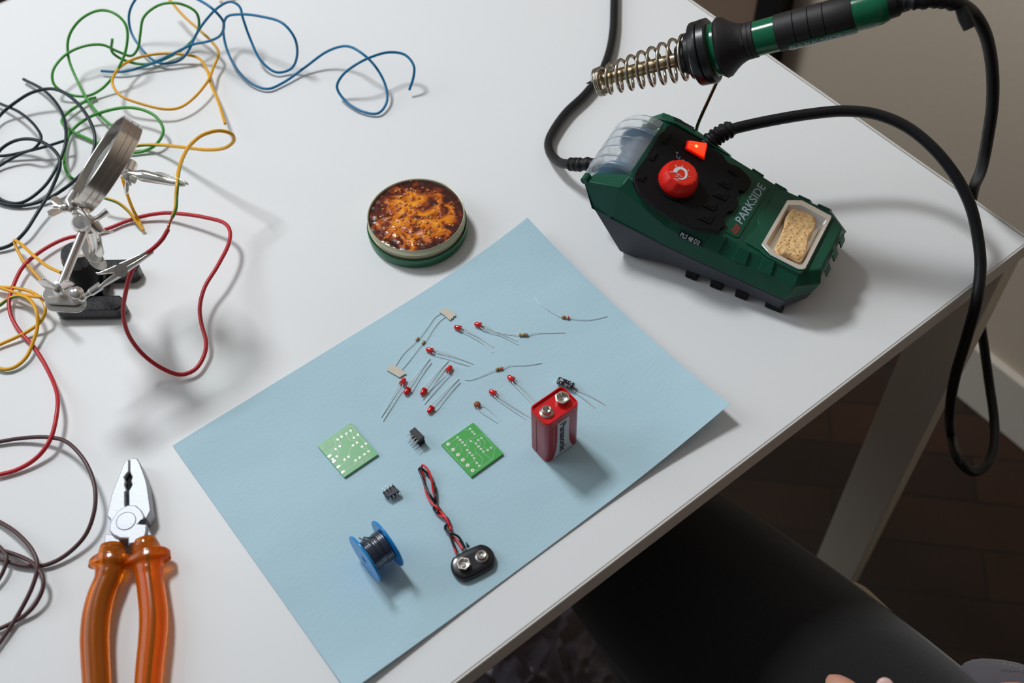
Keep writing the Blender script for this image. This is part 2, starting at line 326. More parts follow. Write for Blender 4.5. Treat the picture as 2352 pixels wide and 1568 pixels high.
# ---- wires around the helping hand (heights follow the clips that hold them)
wire('red_wire', [(386,527,99),(372,550,97),(350,572,95),(325,590,92),(303,622,84),(289,670,70),(283,720,52),(296,770,34),(330,815,18),(375,847,8),(415,860,4),(448,848,4),(469,815,5),(473,785,7),(462,740,10),(459,705,12),(470,660,14),(500,610,16),(525,560,16),(528,530,16),(515,512,15),(470,499,12),(425,492,9),(380,489,6),(335,495,4),(290,508,2),(250,524,2),(200,538,2),(150,548,4),(100,573,5),(55,610,6),(33,650,6),(21,690,5),(25,725,4),(45,760,3),(80,800,2),(110,850,3),(131,905,8),(131,945,10),(115,1010,8),(85,1050,4),(40,1078,2),(-10,1092,2)],
     1.45, w_red, 'red wire held by the lower clip and looping over the table')
wire('green_yellow_wire', [(396,498,102),(403,480,104),(405,450,107),(407,425,110),(410,395,106),(420,362,96),(440,330,84),(470,308,76),(505,300,72),(532,308,66),(537,322,58),(520,338,48),(480,344,36),(420,338,22),(370,333,10),(330,333,4),(290,337,3),(255,330,3)],
     1.3, [w_yel, w_grn2], 'green and yellow striped wire held by the upper clip', stripe=.03)
# bare twisted joint
Pc = [at(396,499,102), at(391,508,101), at(388,517,100), at(386,526,99)]
b = MB(); L = crom(Pc, 10); ax = (L[-1]-L[0]).normalized(); sd = ax.cross(V(0, 0, 1)).normalized(); up = sd.cross(ax)
for s_ in (0, PI):
    b.tube([p+(sd*math.cos(s_+i*.55)+up*math.sin(s_+i*.55))*.55 for i, p in enumerate(L)], .5, 6)
tag(b.build('copper_joint', copper), 'bare twisted copper strands joining the red wire and the striped wire', 'wire joint')
wire('yellow_wire', [(280,405,30),(290,440,22),(305,480,12),(318,505,4),(327,528,2)], 1.2, w_yel, 'straight yellow wire end lying right below the magnifier', z0=2)
wire('green_yellow_wire', [(225,450,14),(245,456,14),(270,465,12),(295,485,8),(315,512,4),(330,528,2)], 1.2, [w_yel, w_grn2], 'short striped wire end crossing the red wire below the magnifier', stripe=.03)
wire('yellow_wire', [(140,626,34),(110,612,28),(75,585,20),(50,562,14),(33,552,10),(36,565,8),(55,600,6),(75,622,4),(100,648,3),(150,672,10)], 1.15, w_yel, 'yellow wire folded to a sharp point left of the chrome rod')
wire('yellow_wire', [(-20,658,4),(0,659,4),(40,662,7),(75,672,11),(98,690,13),(104,710,12),(96,735,8),(70,757,4),(40,773,3),(0,791,2),(-20,800,2)], 1.2, w_yel, 'yellow wire hairpin under the lower wing nut at the left edge')
wire('yellow_wire', [(-20,654,6),(10,664,6),(50,676,8),(80,681,12),(110,681,20),(135,683,30)], 1.2, w_yel, 'straight yellow wire entering the lower clamp plates')
wire('green_yellow_wire', [(-20,712,3),(0,700,3),(20,686,5),(45,679,9),(70,690,12),(85,720,12),(86,750,8),(76,785,5),(60,820,3),(35,842,2),(10,848,2),(-20,838,2)], 1.3, [w_yel, w_grn2], 'striped wire loop lying at the left edge below the yellow hairpin', stripe=.02)
wire('brown_wire', [(-20,1018,2),(0,1014,2),(50,1006,3),(110,1004,6),(150,1013,10),(185,1045,12),(208,1085,12),(219,1130,12),(215,1180,10),(195,1230,6),(150,1275,3),(105,1297,2),(60,1299,2),(20,1290,2),(-20,1275,2)], 1.35, w_brn, 'brown wire making the widest loop left of the pliers')
wire('brown_wire', [(-20,1190,3),(0,1199,3),(40,1225,6),(75,1265,8),(86,1300,8),(75,1345,6),(45,1405,3),(10,1460,2),(-20,1500,2)], 1.35, w_brn, 'brown wire bowing out between the two other brown loops')
wire('brown_wire', [(-25,1258,2),(0,1263,2),(40,1275,3),(75,1293,6),(98,1325,8),(97,1355,7),(75,1395,4),(45,1420,2),(0,1443,2),(-20,1450,2)], 1.3, w_brn, 'brown wire curving round to the lower left corner')
wire('brown_wire', [(-15,1350,2),(8,1310,4),(15,1280,5),(5,1262,4),(-20,1240,2)], 1.25, w_brn, 'brown wire arc touching the left edge of the picture')
# ---------------------------------------------------------------- rosin tin
c = at(955.2, 491.6, 17); c.z = 0
tin = thing('rosin_tin', c, 'round shallow tin of amber rosin standing in its green lid', 'tin')
gcream = mat('cream_lacquered_tin', (206, 203, 172), .25, metal=.35); gdeep = mat('green_lacquered_tin', (6, 104, 66), .28, coat=.3)
b = MB(); b.lathe([(35.2, 0), (37.0, .6), (37.3, 7.2), (36.9, 8.0), (36.3, 7.8), (36.0, 1.6), (1, 1.2)], 72, c); b.build('lid', gdeep, tin)
b = MB(); b.lathe([(1, 2), (35.0, 2), (35.4, 3), (35.4, 9.2), (36.0, 9.8), (36.2, 10.6), (35.5, 11.4), (35.4, 16.0), (35.9, 16.8), (35.5, 17.3), (34.9, 16.8), (34.7, 14.5), (34.6, 9), (1, 9)], 72, c); b.build('rim', gcream, tin)
M = bpy.data.materials.new('amber_rosin'); M.use_nodes = True; t = M.node_tree; pb = t.nodes['Principled BSDF']; MATS['amber'] = M
tx = t.nodes.new('ShaderNodeTexCoord'); n1 = t.nodes.new('ShaderNodeTexNoise'); n1.inputs['Scale'].default_value = 78; n1.inputs['Detail'].default_value = 5; n1.inputs['Distortion'].default_value = 1.2
t.links.new(tx.outputs['Object'], n1.inputs['Vector'])
r = t.nodes.new('ShaderNodeValToRGB'); vl = t.nodes.new('ShaderNodeVectorMath'); vl.operation = 'LENGTH'; t.links.new(tx.outputs['Object'], vl.inputs[0])
mr = t.nodes.new('ShaderNodeMapRange'); t.links.new(vl.outputs['Value'], mr.inputs['Value']); mr.inputs['From Min'].default_value = .024; mr.inputs['From Max'].default_value = .036; mr.inputs['To Min'].default_value = .06; mr.inputs['To Max'].default_value = -.13
ad = t.nodes.new('ShaderNodeMath'); t.links.new(n1.outputs['Fac'], ad.inputs[0]); t.links.new(mr.outputs[0], ad.inputs[1])
t.links.new(ad.outputs[0], r.inputs[0]); el = r.color_ramp.elements
el[0].position = .36; el[0].color = srgb((62, 22, 20)); el[1].position = .72; el[1].color = srgb((246, 176, 50))
for p_, c_ in ((.45, (122, 46, 20)), (.52, (196, 100, 14)), (.60, (226, 138, 26))):
    e = el.new(p_); e.color = srgb(c_)
n2 = t.nodes.new('ShaderNodeTexVoronoi'); n2.inputs['Scale'].default_value = 170; t.links.new(tx.outputs['Object'], n2.inputs['Vector'])
bp = t.nodes.new('ShaderNodeBump'); bp.inputs['Strength'].default_value = .7; bp.inputs['Distance'].default_value = .0009; t.links.new(n2.outputs['Distance'], bp.inputs['Height'])
t.links.new(r.outputs[0], pb.inputs['Base Color']); t.links.new(bp.outputs[0], pb.inputs['Normal']); pb.inputs['Roughness'].default_value = .22; pb.inputs['Coat Weight'].default_value = .25
pb.inputs['Subsurface Weight'].default_value = .15; pb.inputs['Subsurface Radius'].default_value = (.01, .004, .001); pb.inputs['Subsurface Scale'].default_value = .3
b = MB(); RR = []
for i in range(26):
    rr_ = 34.4*(i/25) if i else .05
    RR.append([V(c.x+rr_*math.cos(2*PI*j/64), c.y+rr_*math.sin(2*PI*j/64), 15.4+.9*(1-(rr_/34.4)**2)+.18*math.sin(rr_*.9)*math.sin(j*PI/16+rr_*.33)+.1*math.sin(rr_*2.1)) for j in range(64)])
b.rings(RR, caps=False); b.build('rosin', M, tin, smooth=180)
amb_d = mat('amber_bubble', (236, 132, 30), .05, trans=.6, ior=1.4, coat=.8)
b = MB(); rnd = random.Random(3)
for i in range(150):
    a = rnd.random()*2*PI; q = 30*math.sqrt(rnd.random()); rad = rnd.uniform(.5, 1.6)
    b.ball((c.x+q*math.cos(a), c.y+q*math.sin(a), 15.6+.9*(1-(q/34)**2)-rad*.1), rad, 14, sz=.55)
bo = b.build('rosin_bubbles', amb_d, tin, smooth=180); bo['kind'] = 'stuff'
chip_m = mat('yellow_rosin_chip', (222, 190, 70), .15, trans=.3, coat=.4)
for (x, y) in ((912,440),(920,450),(945,415),(952,505),(963,515),(985,535),(884,545),(892,555),(990,498)):
    p = at(x, y, 16.4); b = MB(); s_ = rnd.uniform(1.3, 2.2)
    vs = [p+V(rnd.uniform(-1, 1)*s_, rnd.uniform(-1, 1)*s_, rnd.uniform(-.5, .8)*s_*.6) for _ in range(7)]
    bm = bmesh.new(); [bm.verts.new(v) for v in vs]; r_ = bmesh.ops.convex_hull(bm, input=bm.verts); bm.verts.ensure_lookup_table()
    bmesh.ops.delete(bm, geom=[g for g in r_['geom_interior'] if isinstance(g, bmesh.types.BMVert)], context='VERTS'); bm.verts.index_update()
    b.add([v.co.copy() for v in bm.verts], [tuple(v.index for v in f.verts) for f in bm.faces]); bm.free()
    b.build('rosin_chip', chip_m, tin, smooth=0)
# ---------------------------------------------------------------- electronic components on the paper
def z2(x, y): return (860+x/5.228, 680+y/5.228)
def z3(x, y): return (1080+x/4.9, 660+y/4.9)
led_m = mat('red_led_epoxy', (244, 18, 16), .08, trans=.45, ior=1.5, coat=.5)
led_in = mat('led_cup', (255, 120, 40), .3, emit=None)
LEDS = [
 ((955,362),(1042,392),[(1045,385),(1120,420),(1230,480),(1430,615)],[(1030,405),(1090,435),(1200,500),(1290,560),(1418,675)],z2,'red LED with bent legs lying just right of the taped resistors'),
 ((45,405),(128,430),[(135,430),(200,450),(320,505),(527,603)],[(120,452),(210,495),(330,535),(537,643)],z3,'red LED whose legs cross the lead of a tan resistor'),
 ((618,630),(705,662),[(712,650),(860,690),(1050,755),(1190,817)],[(702,680),(850,730),(1000,790),(1138,838)],z2,'red LED lying alone below the two taped resistors'),
 ((925,835),(880,905),[(898,905),(840,990),(740,1120),(600,1297)],[(865,895),(800,975),(700,1090),(583,1243)],z2,'red LED with its dome away from the camera, rightmost of the parallel four'),
 ((368,985),(325,1060),[(303,1060),(245,1160),(165,1310),(83,1453)],[(342,1075),(290,1170),(195,1340),(103,1502)],z2,'red LED beside the lower tape strip, its legs pointing toward the camera'),
 ((365,1180),(412,1108),[(400,1092),(470,1000),(570,870),(668,750)],[(438,1110),(500,1030),(590,910),(686,795)],z2,'red LED touching the legs of the LED beside the lower tape'),
 ((560,1188),(612,1115),[(597,1105),(670,1020),(780,890),(887,780)],[(637,1120),(700,1040),(800,930),(893,828)],z2,'red LED with its legs under the LED that faces away'),
 ((643,1402),(700,1328),[(690,1310),(790,1210),(900,1100),(1018,992)],[(728,1340),(820,1245),(930,1130),(1030,1035)],z2,'red LED nearest the camera, its legs touching a resistor lead'),
 ((212,1158),(298,1205),[(305,1212),(400,1280),(550,1385),(685,1472)],[(275,1222),(380,1305),(500,1395),(627,1485)],z3,'red LED between the ceramic capacitor and the battery'),
 ((420,995),(492,1045),[(505,1052),(580,1125),(680,1230),(765,1320)],[(475,1066),(550,1150),(650,1260),(730,1345)],z3,'red LED with legs running behind the red battery'),
]
for tip, base, l1, l2, zf, lab in LEDS:
    T_ = onp(*zf(*tip), 1.9); B0 = onp(*zf(*base), 1.9); d = (B0-T_).normalized(); B0 = T_+d*5.0
    o = thing('led', (B0.x, B0.y, 0), lab, 'LED', 'red LEDs on the blue paper')
    b = MB(); b.lathe([(.06, 0), (.85, .25), (1.4, .8), (1.66, 1.6), (1.7, 4.2)], 18, T_, d); b.lathe([(1.7, 4.0), (2.15, 4.02), (2.15, 5.2), (1.5, 5.22)], 18, T_, d); b.build('lens', led_m, o)
    b = MB(); b.lathe([(1.05, 2.0), (1.1, 2.7), (.4, 4.6)], 10, T_, d); b.build('reflector_cup', led_in, o)
    for k_, ln in enumerate((l1, l2)):
        pts = []
        for i, q in enumerate(ln):
            f_ = i/(len(ln)-1); pts.append(onp(*zf(*q), 1.9*(1-f_)+.35))
        st = B0-d*.6+(pts[0]-B0)*.3; b = MB(); b.tube(crom([st]+pts, 5), .29, 6); b.build('leg', tinned, o)
def resistor(a, b_, leadA, leadB, zf, body, bands, lab, rad=1.15, grp='resistors on the blue paper'):
    A = onp(*zf(*a), rad+.1); Bp = onp(*zf(*b_), rad+.1); d = (Bp-A).normalized(); L = (Bp-A).length
    o = thing('resistor', ((A+Bp)/2).to_tuple()[:2]+(0,), lab, 'resistor', grp)
    def pr(s): # bulged body
        e = min(s, L-s)/L; return rad*(.55+.45*min(1, e/.06)) * (1.0 if (s < .26*L or s > .74*L) else .86)
    N = 40; prof = [(pr(L*i/N), L*i/N) for i in range(N+1)]
    b = MB(); b.lathe(prof, 16, A, d); b.build('body', body, o)
    for s_, m_ in bands:
        w = L*.045; b = MB(); b.lathe([(pr(s_*L)+.05, s_*L-w), (pr(s_*L)+.05, s_*L+w)], 16, A, d, caps=False); b.build('colour_band', m_, o)
    for side, ln in ((A, leadA), (Bp, leadB)):
        n = len(ln); pts = [side]+[onp(*zf(*q), max(.4, (rad)*(1-(i+1)/n)+.3)) for i, q in enumerate(ln)]
        b = MB(); b.tube(crom(pts, 6), .22, 6); b.build('lead', tinned, o)
    return o
r_tan = mat('tan_resistor_body', (196, 164, 118), .4); r_olv = mat('beige_resistor_body', (176, 150, 108), .4)
bb = {k: mat('band_'+k, v, .4) for k, v in dict(brown=(92, 44, 30), red=(176, 36, 24), orange=(222, 78, 26), black=(22, 20, 22), blue=(70, 110, 150), white=(226, 220, 206), gold=(170, 132, 60)).items()}
resistor((1025,328),(1116,343),[(1000,318),(950,295),(820,210),(715,110)],[(1160,348),(1300,362),(1420,352),(1540,325)],z3,r_tan,[(.4,bb['brown']),(.56,bb['red']),(.72,bb['white']),(.9,bb['red'])],'tan resistor nearest the raised far corner of the blue paper')
resistor((548,532),(648,532),[(520,530),(430,525),(300,505),(130,485)],[(680,524),(740,512),(900,510),(1072,508)],z3,r_tan,[(.12,bb['gold']),(.62,bb['black']),(.78,bb['blue']),(.92,bb['gold'])],'tan resistor whose left lead passes under an LED')
resistor((285,926),(368,905),[(250,938),(150,985),(0,1040),(-62,1038)],[(410,885),(480,875),(650,872),(808,850)],z3,r_olv,[(.36,bb['black']),(.62,bb['orange']),(.86,bb['orange'])],'olive resistor with orange bands, its lead ending at LED legs')
resistor((500,533),(533,497),[(470,570),(350,690),(245,850)],[(560,470),(640,370),(735,245),(795,212)],z2,r_tan,[(.2,bb['brown']),(.5,bb['red']),(.8,bb['black'])],'small resistor between tape strips, nearer the left paper edge',.85,'taped resistors')
resistor((572,577),(605,538),[(540,610),(430,760),(325,890)],[(630,510),(700,400),(780,305),(865,240)],z2,r_tan,[(.2,bb['brown']),(.5,bb['red']),(.8,bb['black'])],'small resistor between tape strips, nearer the LEDs',.85,'taped resistors')
tape_m = mat('paper_tape', (206, 200, 186), .8, bump=.3, bscale=900)
for poly, lab in (([(148,888),(205,820),(300,868),(380,928),(368,940),(352,938),(345,955),(325,956),(318,972),(297,976),(220,930)],'off-white strip of tape holding the near ends of two resistor leads'),
                  ([(775,190),(800,165),(822,145),(900,165),(945,190),(975,228),(968,245),(950,243),(945,268),(925,270),(918,290),(890,280),(845,235)],'off-white strip of tape holding the far ends of two resistor leads')):
    pts = [onp(*z2(*q), .9) for q in poly]; b = MB(); b.slab(pts, V(0, 0, .45)); tag(b.build('tape_strip', tape_m, smooth=0), lab, 'tape', 'tape strips on the resistors')
# electrolytic capacitor
A = onp(*z3(1003,1050), 3.0); Bp = onp(*z3(1148,1112), 3.0); d = (Bp-A).normalized(); Lc = (Bp-A).length+1
cp = thing('electrolytic_capacitor', (A.x, A.y, 0), 'black electrolytic capacitor with white print lying behind the battery', 'capacitor')
cap_b = mat('black_capacitor_sleeve', (18, 20, 26), .18, coat=.5)
b = MB(); b.lathe([(1.6, -.9), (2.4, -.9), (2.75, -.4), (2.75, Lc-2.6), (2.55, Lc-2.0), (2.75, Lc-1.4), (2.7, Lc-.4), (2.3, Lc), (.1, Lc-.15)], 28, A, d); b.build('body', cap_b, cp)
b = MB(); b.lathe([(.1, -1.05), (1.9, -1.0), (1.9, -.8)], 20, A, d); b.build('top_disc', tinned, cp)
sd = d.cross(V(0, 0, 1)).normalized()
nv = V(-.35*FW.x-0, -.35*FW.y, 1).normalized(); nv = (nv-d*nv.dot(d)).normalized(); sdn = nv.cross(d)
for bd, s_, off, ang, sz in (('1 µF', .72, .0, .35, 2.3), ('50 V', .66, .0, -.62, 2.3), ('µF', .16, 0, .35, 2.3), ('0 V', .12, 0, -.62, 2.3)):
    nn_ = (nv*math.cos(ang)+sdn*math.sin(ang)); tt_ = d
    text(bd, 'print', sz, frame(A+d*(Lc*s_)+nn_*2.78, tt_, nn_.cross(tt_)), white_ink, cp, ext=.03)
for e_, k_ in ((((1160,1112),(1250,1160),(1400,1245),(1520,1322)), 1), (((1140,1142),(1200,1185),(1300,1265),(1400,1353)), -1)):
    pts = [Bp+d*.3+sd*.9*k_*-1]+[onp(*z3(*q), 2.4*(1-i/3)+.3) for i, q in enumerate(e_)]
    b = MB(); b.tube(crom(pts, 5), .25, 6); b.build('lead', tinned, cp)
# ceramic disc capacitor
A = onp(*z3(79,1318), 2.1)
cc = thing('ceramic_capacitor', (A.x, A.y, 0), 'small brown ceramic disc capacitor with two thin bent leads', 'capacitor')
cer = mat('brown_ceramic', (158, 92, 66), .5)
b = MB(); b.lathe([(.05, -1.15), (1.4, -1.0), (2.1, -.5), (2.3, 0), (2.1, .5), (1.4, 1.0), (.05, 1.15)], 24, A, (-.25, -.5, 1)); b.build('disc', cer, cc, smooth=180)
for e_ in (((95,1325),(112,1318),(150,1325),(240,1400),(338,1500)), ((78,1335),(80,1352),(92,1372),(210,1460),(310,1525))):
    pts = [onp(*z3(*q), [2.0, 1.9, 1.6, .9, .35][i]) for i, q in enumerate(e_)]; b = MB(); b.tube(crom(pts, 5), .2, 6); b.build('lead', tinned, cc)
# ---------------------------------------------------------------- printed circuit boards
def z4(x, y): return (700+x/6.535, 940+y/6.535)
def z5(x, y): return (920+x/6.532, 940+y/6.532)
hole_m = mat('drilled_hole', (86, 60, 44), .7)
pad_m = mat('tinned_pad', (222, 220, 216), .35, metal=.25)
def pcb(zf, corners, green, trace, pads, bigs, traces, tw, lab, zlift=.5, holes_big=True):
    TOP = 2.1
    C = [at(*zf(*q), TOP) for q in corners]; cen = sum(C, Vector())/4
    o = thing('circuit_board', (cen.x, cen.y, zlift), lab, 'circuit board', 'small green circuit boards')
    b = MB(); b.slab([V(p.x, p.y, TOP-1.55) for p in C], V(0, 0, 1.55)); b.build('board', green, o, smooth=0, bevel=.1)
    b = MB()
    for tr in traces:
        P = [at(*zf(*q), TOP) for q in tr]
        for i in range(len(P)-1):
            d = (P[i+1]-P[i]); n = V(-d.y, d.x, 0).normalized()*tw/2; e = d.normalized()*tw*.4
            b.slab([P[i]-n-e, P[i]+n-e, P[i+1]+n+e, P[i+1]-n+e], V(0, 0, .05+.004*i))
    b.build('traces', trace, o, smooth=0)
    for q in pads:
        p = at(*zf(*q), TOP); h = MB(); h.lathe([(.1, .1), (.78, .1), (.82, 0)], 14, p); pp = h.build('solder_pad', pad_m, o, smooth=0)
        h = MB(); h.lathe([(.02, .115), (.25, .115), (.27, .1)], 10, p); h.build('hole', hole_m, pp, smooth=0)
    for q in bigs:
        p = at(*zf(*q), TOP); h = MB()
        if holes_big: h.lathe([(.1, .12), (1.2, .12), (1.25, 0)], 18, p)
        else: h.rings([[p+V(1.5*math.cos(2*PI*j/20)*r_, .98*math.sin(2*PI*j/20)*r_, z_) for j in range(20)] for r_, z_ in ((1, 0), (.97, .14), (.3, .2))])
        pp = h.build('solder_pad', pad_m, o, smooth=0)
        if holes_big: h = MB(); h.lathe([(.02, .14), (.36, .14), (.38, .12)], 10, p); h.build('hole', hole_m, pp, smooth=0)
    return o
g1_ = mat('pale_green_solder_mask', (104, 178, 120), .32, spec=.5); g2_ = mat('green_solder_mask', (76, 172, 84), .28, spec=.5)
tr1 = mat('pale_trace', (160, 194, 152), .35); tr2 = mat('green_trace', (126, 196, 140), .35)
p1 = pcb(z4, [(690,200),(1103,672),(592,1018),(192,545)], g1_, tr1,
  [(688,320),(625,362),(553,410),(493,450),(738,424),(799,382),(918,515),(859,557),(785,499),(725,541),(957,630),(898,672),(824,723),(658,712),(763,765),(598,752),(481,706),(421,748),(462,594),(525,553)],
  [(375,700),(443,780),(510,860),(577,940)],
  [[(395,670),(410,600),(470,530),(440,450),(460,400),(670,255),(715,258),(775,340),(799,382)],[(545,395),(525,365)],[(799,382),(918,515)],[(620,385),(690,470),(785,480)],[(700,320),(715,390),(738,424)],[(510,460),(545,510),(530,545)],[(475,600),(515,650),(495,700)],[(658,712),(680,600),(725,541)],[(598,752),(600,800),(540,845)],[(763,765),(750,820),(600,915)],[(859,557),(900,595),(940,590)],[(824,723),(898,672)]],
  .62, 'pale green circuit board with big oval pads, left of the socket', holes_big=False)
silk = mat('pale_silkscreen', (176, 206, 178), .5)
def ontxt(zf, bd, q0, q1, size, par, m_, ext=.1, z=2.1):
    a = at(*zf(*q0), z); b_ = at(*zf(*q1), z); d = b_-a; return text(bd, 'print', size, frame((a+b_)/2, d, V(-d.y, d.x, 0)), m_, par, ext=ext, width=d.length)
ontxt(z4, 'NE002', (805,815), (1005,700), 3.0, p1, silk)
ontxt(z4, 'NEPLUS', (262,612), (438,505), 2.2, p1, silk)
ontxt(z4, 'CB', (660,820), (705,795), 2.0, p1, silk)
b = MB(); c1 = at(*z4(310,508), 2.1); ci = [c1+V(1.05*math.cos(a*PI/12), 1.05*math.sin(a*PI/12), .06) for a in range(25)]; 
for i in range(24):
    n_ = (ci[i]-c1).normalized()*.1; n_.z = 0; b.slab([ci[i]-n_, ci[i]+n_, ci[i+1]+n_, ci[i+1]-n_], V(0, 0, .02))
ou = [(520,420),(560,375),(640,330),(700,330),(750,360),(778,400),(782,470),(775,500),(850,512),(915,550),(940,600),(925,650),(870,715),(800,745),(700,742),(600,728),(500,718),(450,730),(465,640),(490,560),(500,480),(520,420)]
oc = crom([at(*z4(*q), 2.1) for q in ou], 4)
for i in range(len(oc)-1):
    n_ = V(-(oc[i+1]-oc[i]).y, (oc[i+1]-oc[i]).x, 0).normalized()*.11; b.slab([oc[i]-n_, oc[i]+n_, oc[i+1]+n_, oc[i+1]-n_], V(0, 0, .045))
b.build('silkscreen', silk, p1, smooth=0)
pcb(z5, [(1090,195),(1545,662),(1060,1012),(610,526)], g2_, tr2,
  [(1043,293),(1077,335),(1110,370),(857,420),(895,458),(930,495),(965,535),(1053,475),(1132,515),(1170,555),(1207,592),(1243,632),(1165,462),(1213,430),(1308,610),(1357,575),(1003,610),(1038,650),(1075,690),(1107,733),(1145,805),(1180,845)],
  [(715,522),(788,602),(861,680),(934,757),(1008,837),(1081,915)],
  [[(715,522),(857,430)],[(788,602),(850,550),(870,470)],[(861,680),(925,620),(895,565),(910,500)],[(934,757),(1000,710),(1020,660)],[(1008,837),(1100,770)],[(1081,915),(1150,910),(1385,740),(1415,570),(1240,380),(1185,378),(1115,430),(1060,430),(990,475),(995,530),(1025,560),(1010,600)],[(1243,650),(1365,750)],[(1213,430),(1270,485),(1255,560),(1300,600)],[(1165,462),(1200,500),(1190,560)],[(1053,475),(1105,490),(1132,515)],[(1170,560),(1125,590),(1125,630),(1230,740),(1220,830),(1180,860)],[(1107,690),(1125,650)],[(1107,760),(1145,800)],[(1043,305),(990,310),(950,300)],[(1000,860),(935,855),(650,545)]],
  .42, 'bright green circuit board with round drilled pads, nearer the battery')
# ---------------------------------------------------------------- chip sockets
chip_m = mat('black_socket_plastic', (26, 27, 32), .45, bump=.2, bscale=2500)
# on its side: top face corners
H = 8.5
ca, cb_, cc_, cd_ = [at(*z5(*q), H) for q in ((213,262),(357,404),(275,465),(133,325))]
o = thing('chip_socket', V(*[(ca+cc_)/2][0][:2], .5), 'black chip socket standing on edge with its pins pointing left', 'chip socket', 'black chip sockets')
dn = V(0, 0, -(H-.5)); ex = (cb_-ca).normalized(); ey = (ca-cd_).normalized(); Lx = (cb_-ca).length; Ly = (ca-cd_).length
b = MB(); b.slab([ca, cb_, cc_, cd_], dn*.35)
q = [cd_+ey*1.1+ex*.4+dn*.3, cc_+ey*1.1-ex*.4+dn*.3, cb_-ex*.4+dn*.3, ca+ex*.4+dn*.3]; b.slab(q, dn*.4)
b.slab([p+dn*.65 for p in (ca, cb_, cc_, cd_)], dn*.35); b.build('body', chip_m, o, smooth=0, bevel=.15)
for row, zz in ((0, .12), (1, .88)):
    for i in range(4):
        s0 = cd_+ex*(Lx*(.13+.25*i))+dn*zz; b = MB(); b.tube([s0+ey*.4, s0-ey*1.6, s0-ey*3.9], [.4, .36, .24], 8); b.build('pin', tinned, o)
H = 5.6
ca, cb_, cc_, cd_ = [at(*z4(*q), H) for q in ((1168,1245),(1330,1130),(1418,1217),(1258,1312))]
o = thing('chip_socket', V(*[(ca+cc_)/2][0][:2], .5), 'black chip socket lying flat with a row of pins pointing up', 'chip socket', 'black chip sockets')
dn = V(0, 0, -(H-.6)); ex = (cb_-ca).normalized(); ey = (ca-cd_).normalized(); Lx = (cb_-ca).length; Ly = (ca-cd_).length
slate_chip = mat('grey_socket_plastic', (44, 48, 58), .5)
b = MB(); b.slab([ca, cb_, cc_, cd_], dn*.42); b.slab([p+dn*.42 for p in (ca+ex*.3-ey*.5, cb_-ex*.3-ey*.5, cc_-ex*.3+ey*1.1, cd_+ex*.3+ey*1.1)], dn*.58); b.build('body', slate_chip, o, smooth=0, bevel=.12)
b = MB(); cen = (ca+cb_+cc_+cd_)/4; b.lathe([(.05, .05), (.75, .05), (.8, 0)], 18, cen); b.build('mould_mark', chip_m, o, smooth=0)
for i in range(4):
    s0 = ca+ex*(Lx*(.07+.285*i)); b = MB(); b.tube([s0-V(0, 0, 2), s0+V(0, 0, .9), s0+V(0, 0, 1.0), s0+V(0, 0, 3.9)], [.5, .5, .26, .2], 8); b.build('pin', tinned, o)
for i in range(4):
    s0 = cd_+ex*(Lx*(.07+.285*i))-V(0, 0, 1.2); b = MB(); b.tube([s0+ey*1.2, s0-ey*.5, s0-ey*.8-V(0, 0, 1), s0-ey*.9-V(0, 0, 3.7)], [.42, .42, .3, .22], 8); b.build('pin', tinned, o)
# ---------------------------------------------------------------- nine-volt battery
bc = V(-378.8, 86.3, 0); bz = .5
bt = thing('battery', (bc.x, bc.y, bz), 'red nine-volt block battery standing upright on the blue paper', 'battery')
def rrect(w, d, r, n=6):
    pts = []
    for i, (sx, sy) in enumerate([(1, 1), (-1, 1), (-1, -1), (1, -1)]):
        for k in range(n+1):
            a = PI/2*(i+k/n); pts.append((sx*(w/2-r)+r*math.cos(a), sy*(d/2-r)+r*math.sin(a)))
    return pts
bat_m = mat('magenta_red_label', (170, 22, 44), .3, spec=.5); bat_t = mat('bright_red_cap', (214, 14, 24), .3); bat_w = mat('white_label_band', (206, 210, 216), .4)
def rr3(w, d, r, z): return [V(bc.x+p[0], bc.y+p[1], bz+z) for p in rrect(w, d, r)]
b = MB(); b.rings([rr3(25.6, 16.6, 3, 0), rr3(26.4, 17.4, 3.2, .8), rr3(26.4, 17.4, 3.2, 44.0)]); b.build('case', bat_m, bt, smooth=50)
b = MB(); b.rings([rr3(26.5, 17.5, 3.2, 43.6), rr3(26.5, 17.5, 3.2, 45.4), rr3(25.9, 16.9, 3, 46.1), rr3(24.8, 15.8, 2.6, 46.1), rr3(24.3, 15.3, 2.4, 45.4), rr3(24.3, 15.3, 2.4, 44.4)]); b.build('top_cap', bat_t, bt, smooth=50)
b = MB(); b.rings([rr3(26.56, 17.56, 3.2, 39.6), rr3(26.56, 17.56, 3.2, 40.3)], caps=False); b.build('pinstripe', mat('pink_line', (196, 120, 138), .4), bt, smooth=50)
yf = bc.y-8.7-.06
def fr_pt(x, z): return V(bc.x+x, yf, bz+z)
poly = [(-4.6, 39.5), (4.6, 39.5), (4.7, 20), (5.2, 12), (6.4, 6), (8.3, 1.0), (-8.3, 1.0), (-6.4, 6), (-5.2, 12), (-4.7, 20)]
b = MB(); b.slab([fr_pt(x, z) for x, z in poly], V(0, -.05, 0)); b.build('white_band', bat_w, bt, smooth=0)
text('Panasonic', 'lettering', 5.2, frame(fr_pt(-.2, 20.5), (0, 0, -1), (1, 0, 0)), mat('navy_ink', (18, 26, 44), .5), bt, ext=.1, bold=.4, width=34)
text('ZINC CARBON BATTERY', 'small_print', 1.3, frame(fr_pt(-7.3, 24), (0, 0, -1), (1, 0, 0)), mat('pink_ink', (214, 150, 160), .5), bt, ext=.03, width=26)
text('GENERAL', 'small_print', 1.2, frame(fr_pt(7.6, 32), (0, 0, -1), (1, 0, 0)), MATS['pink_ink'], bt, ext=.03, width=9)
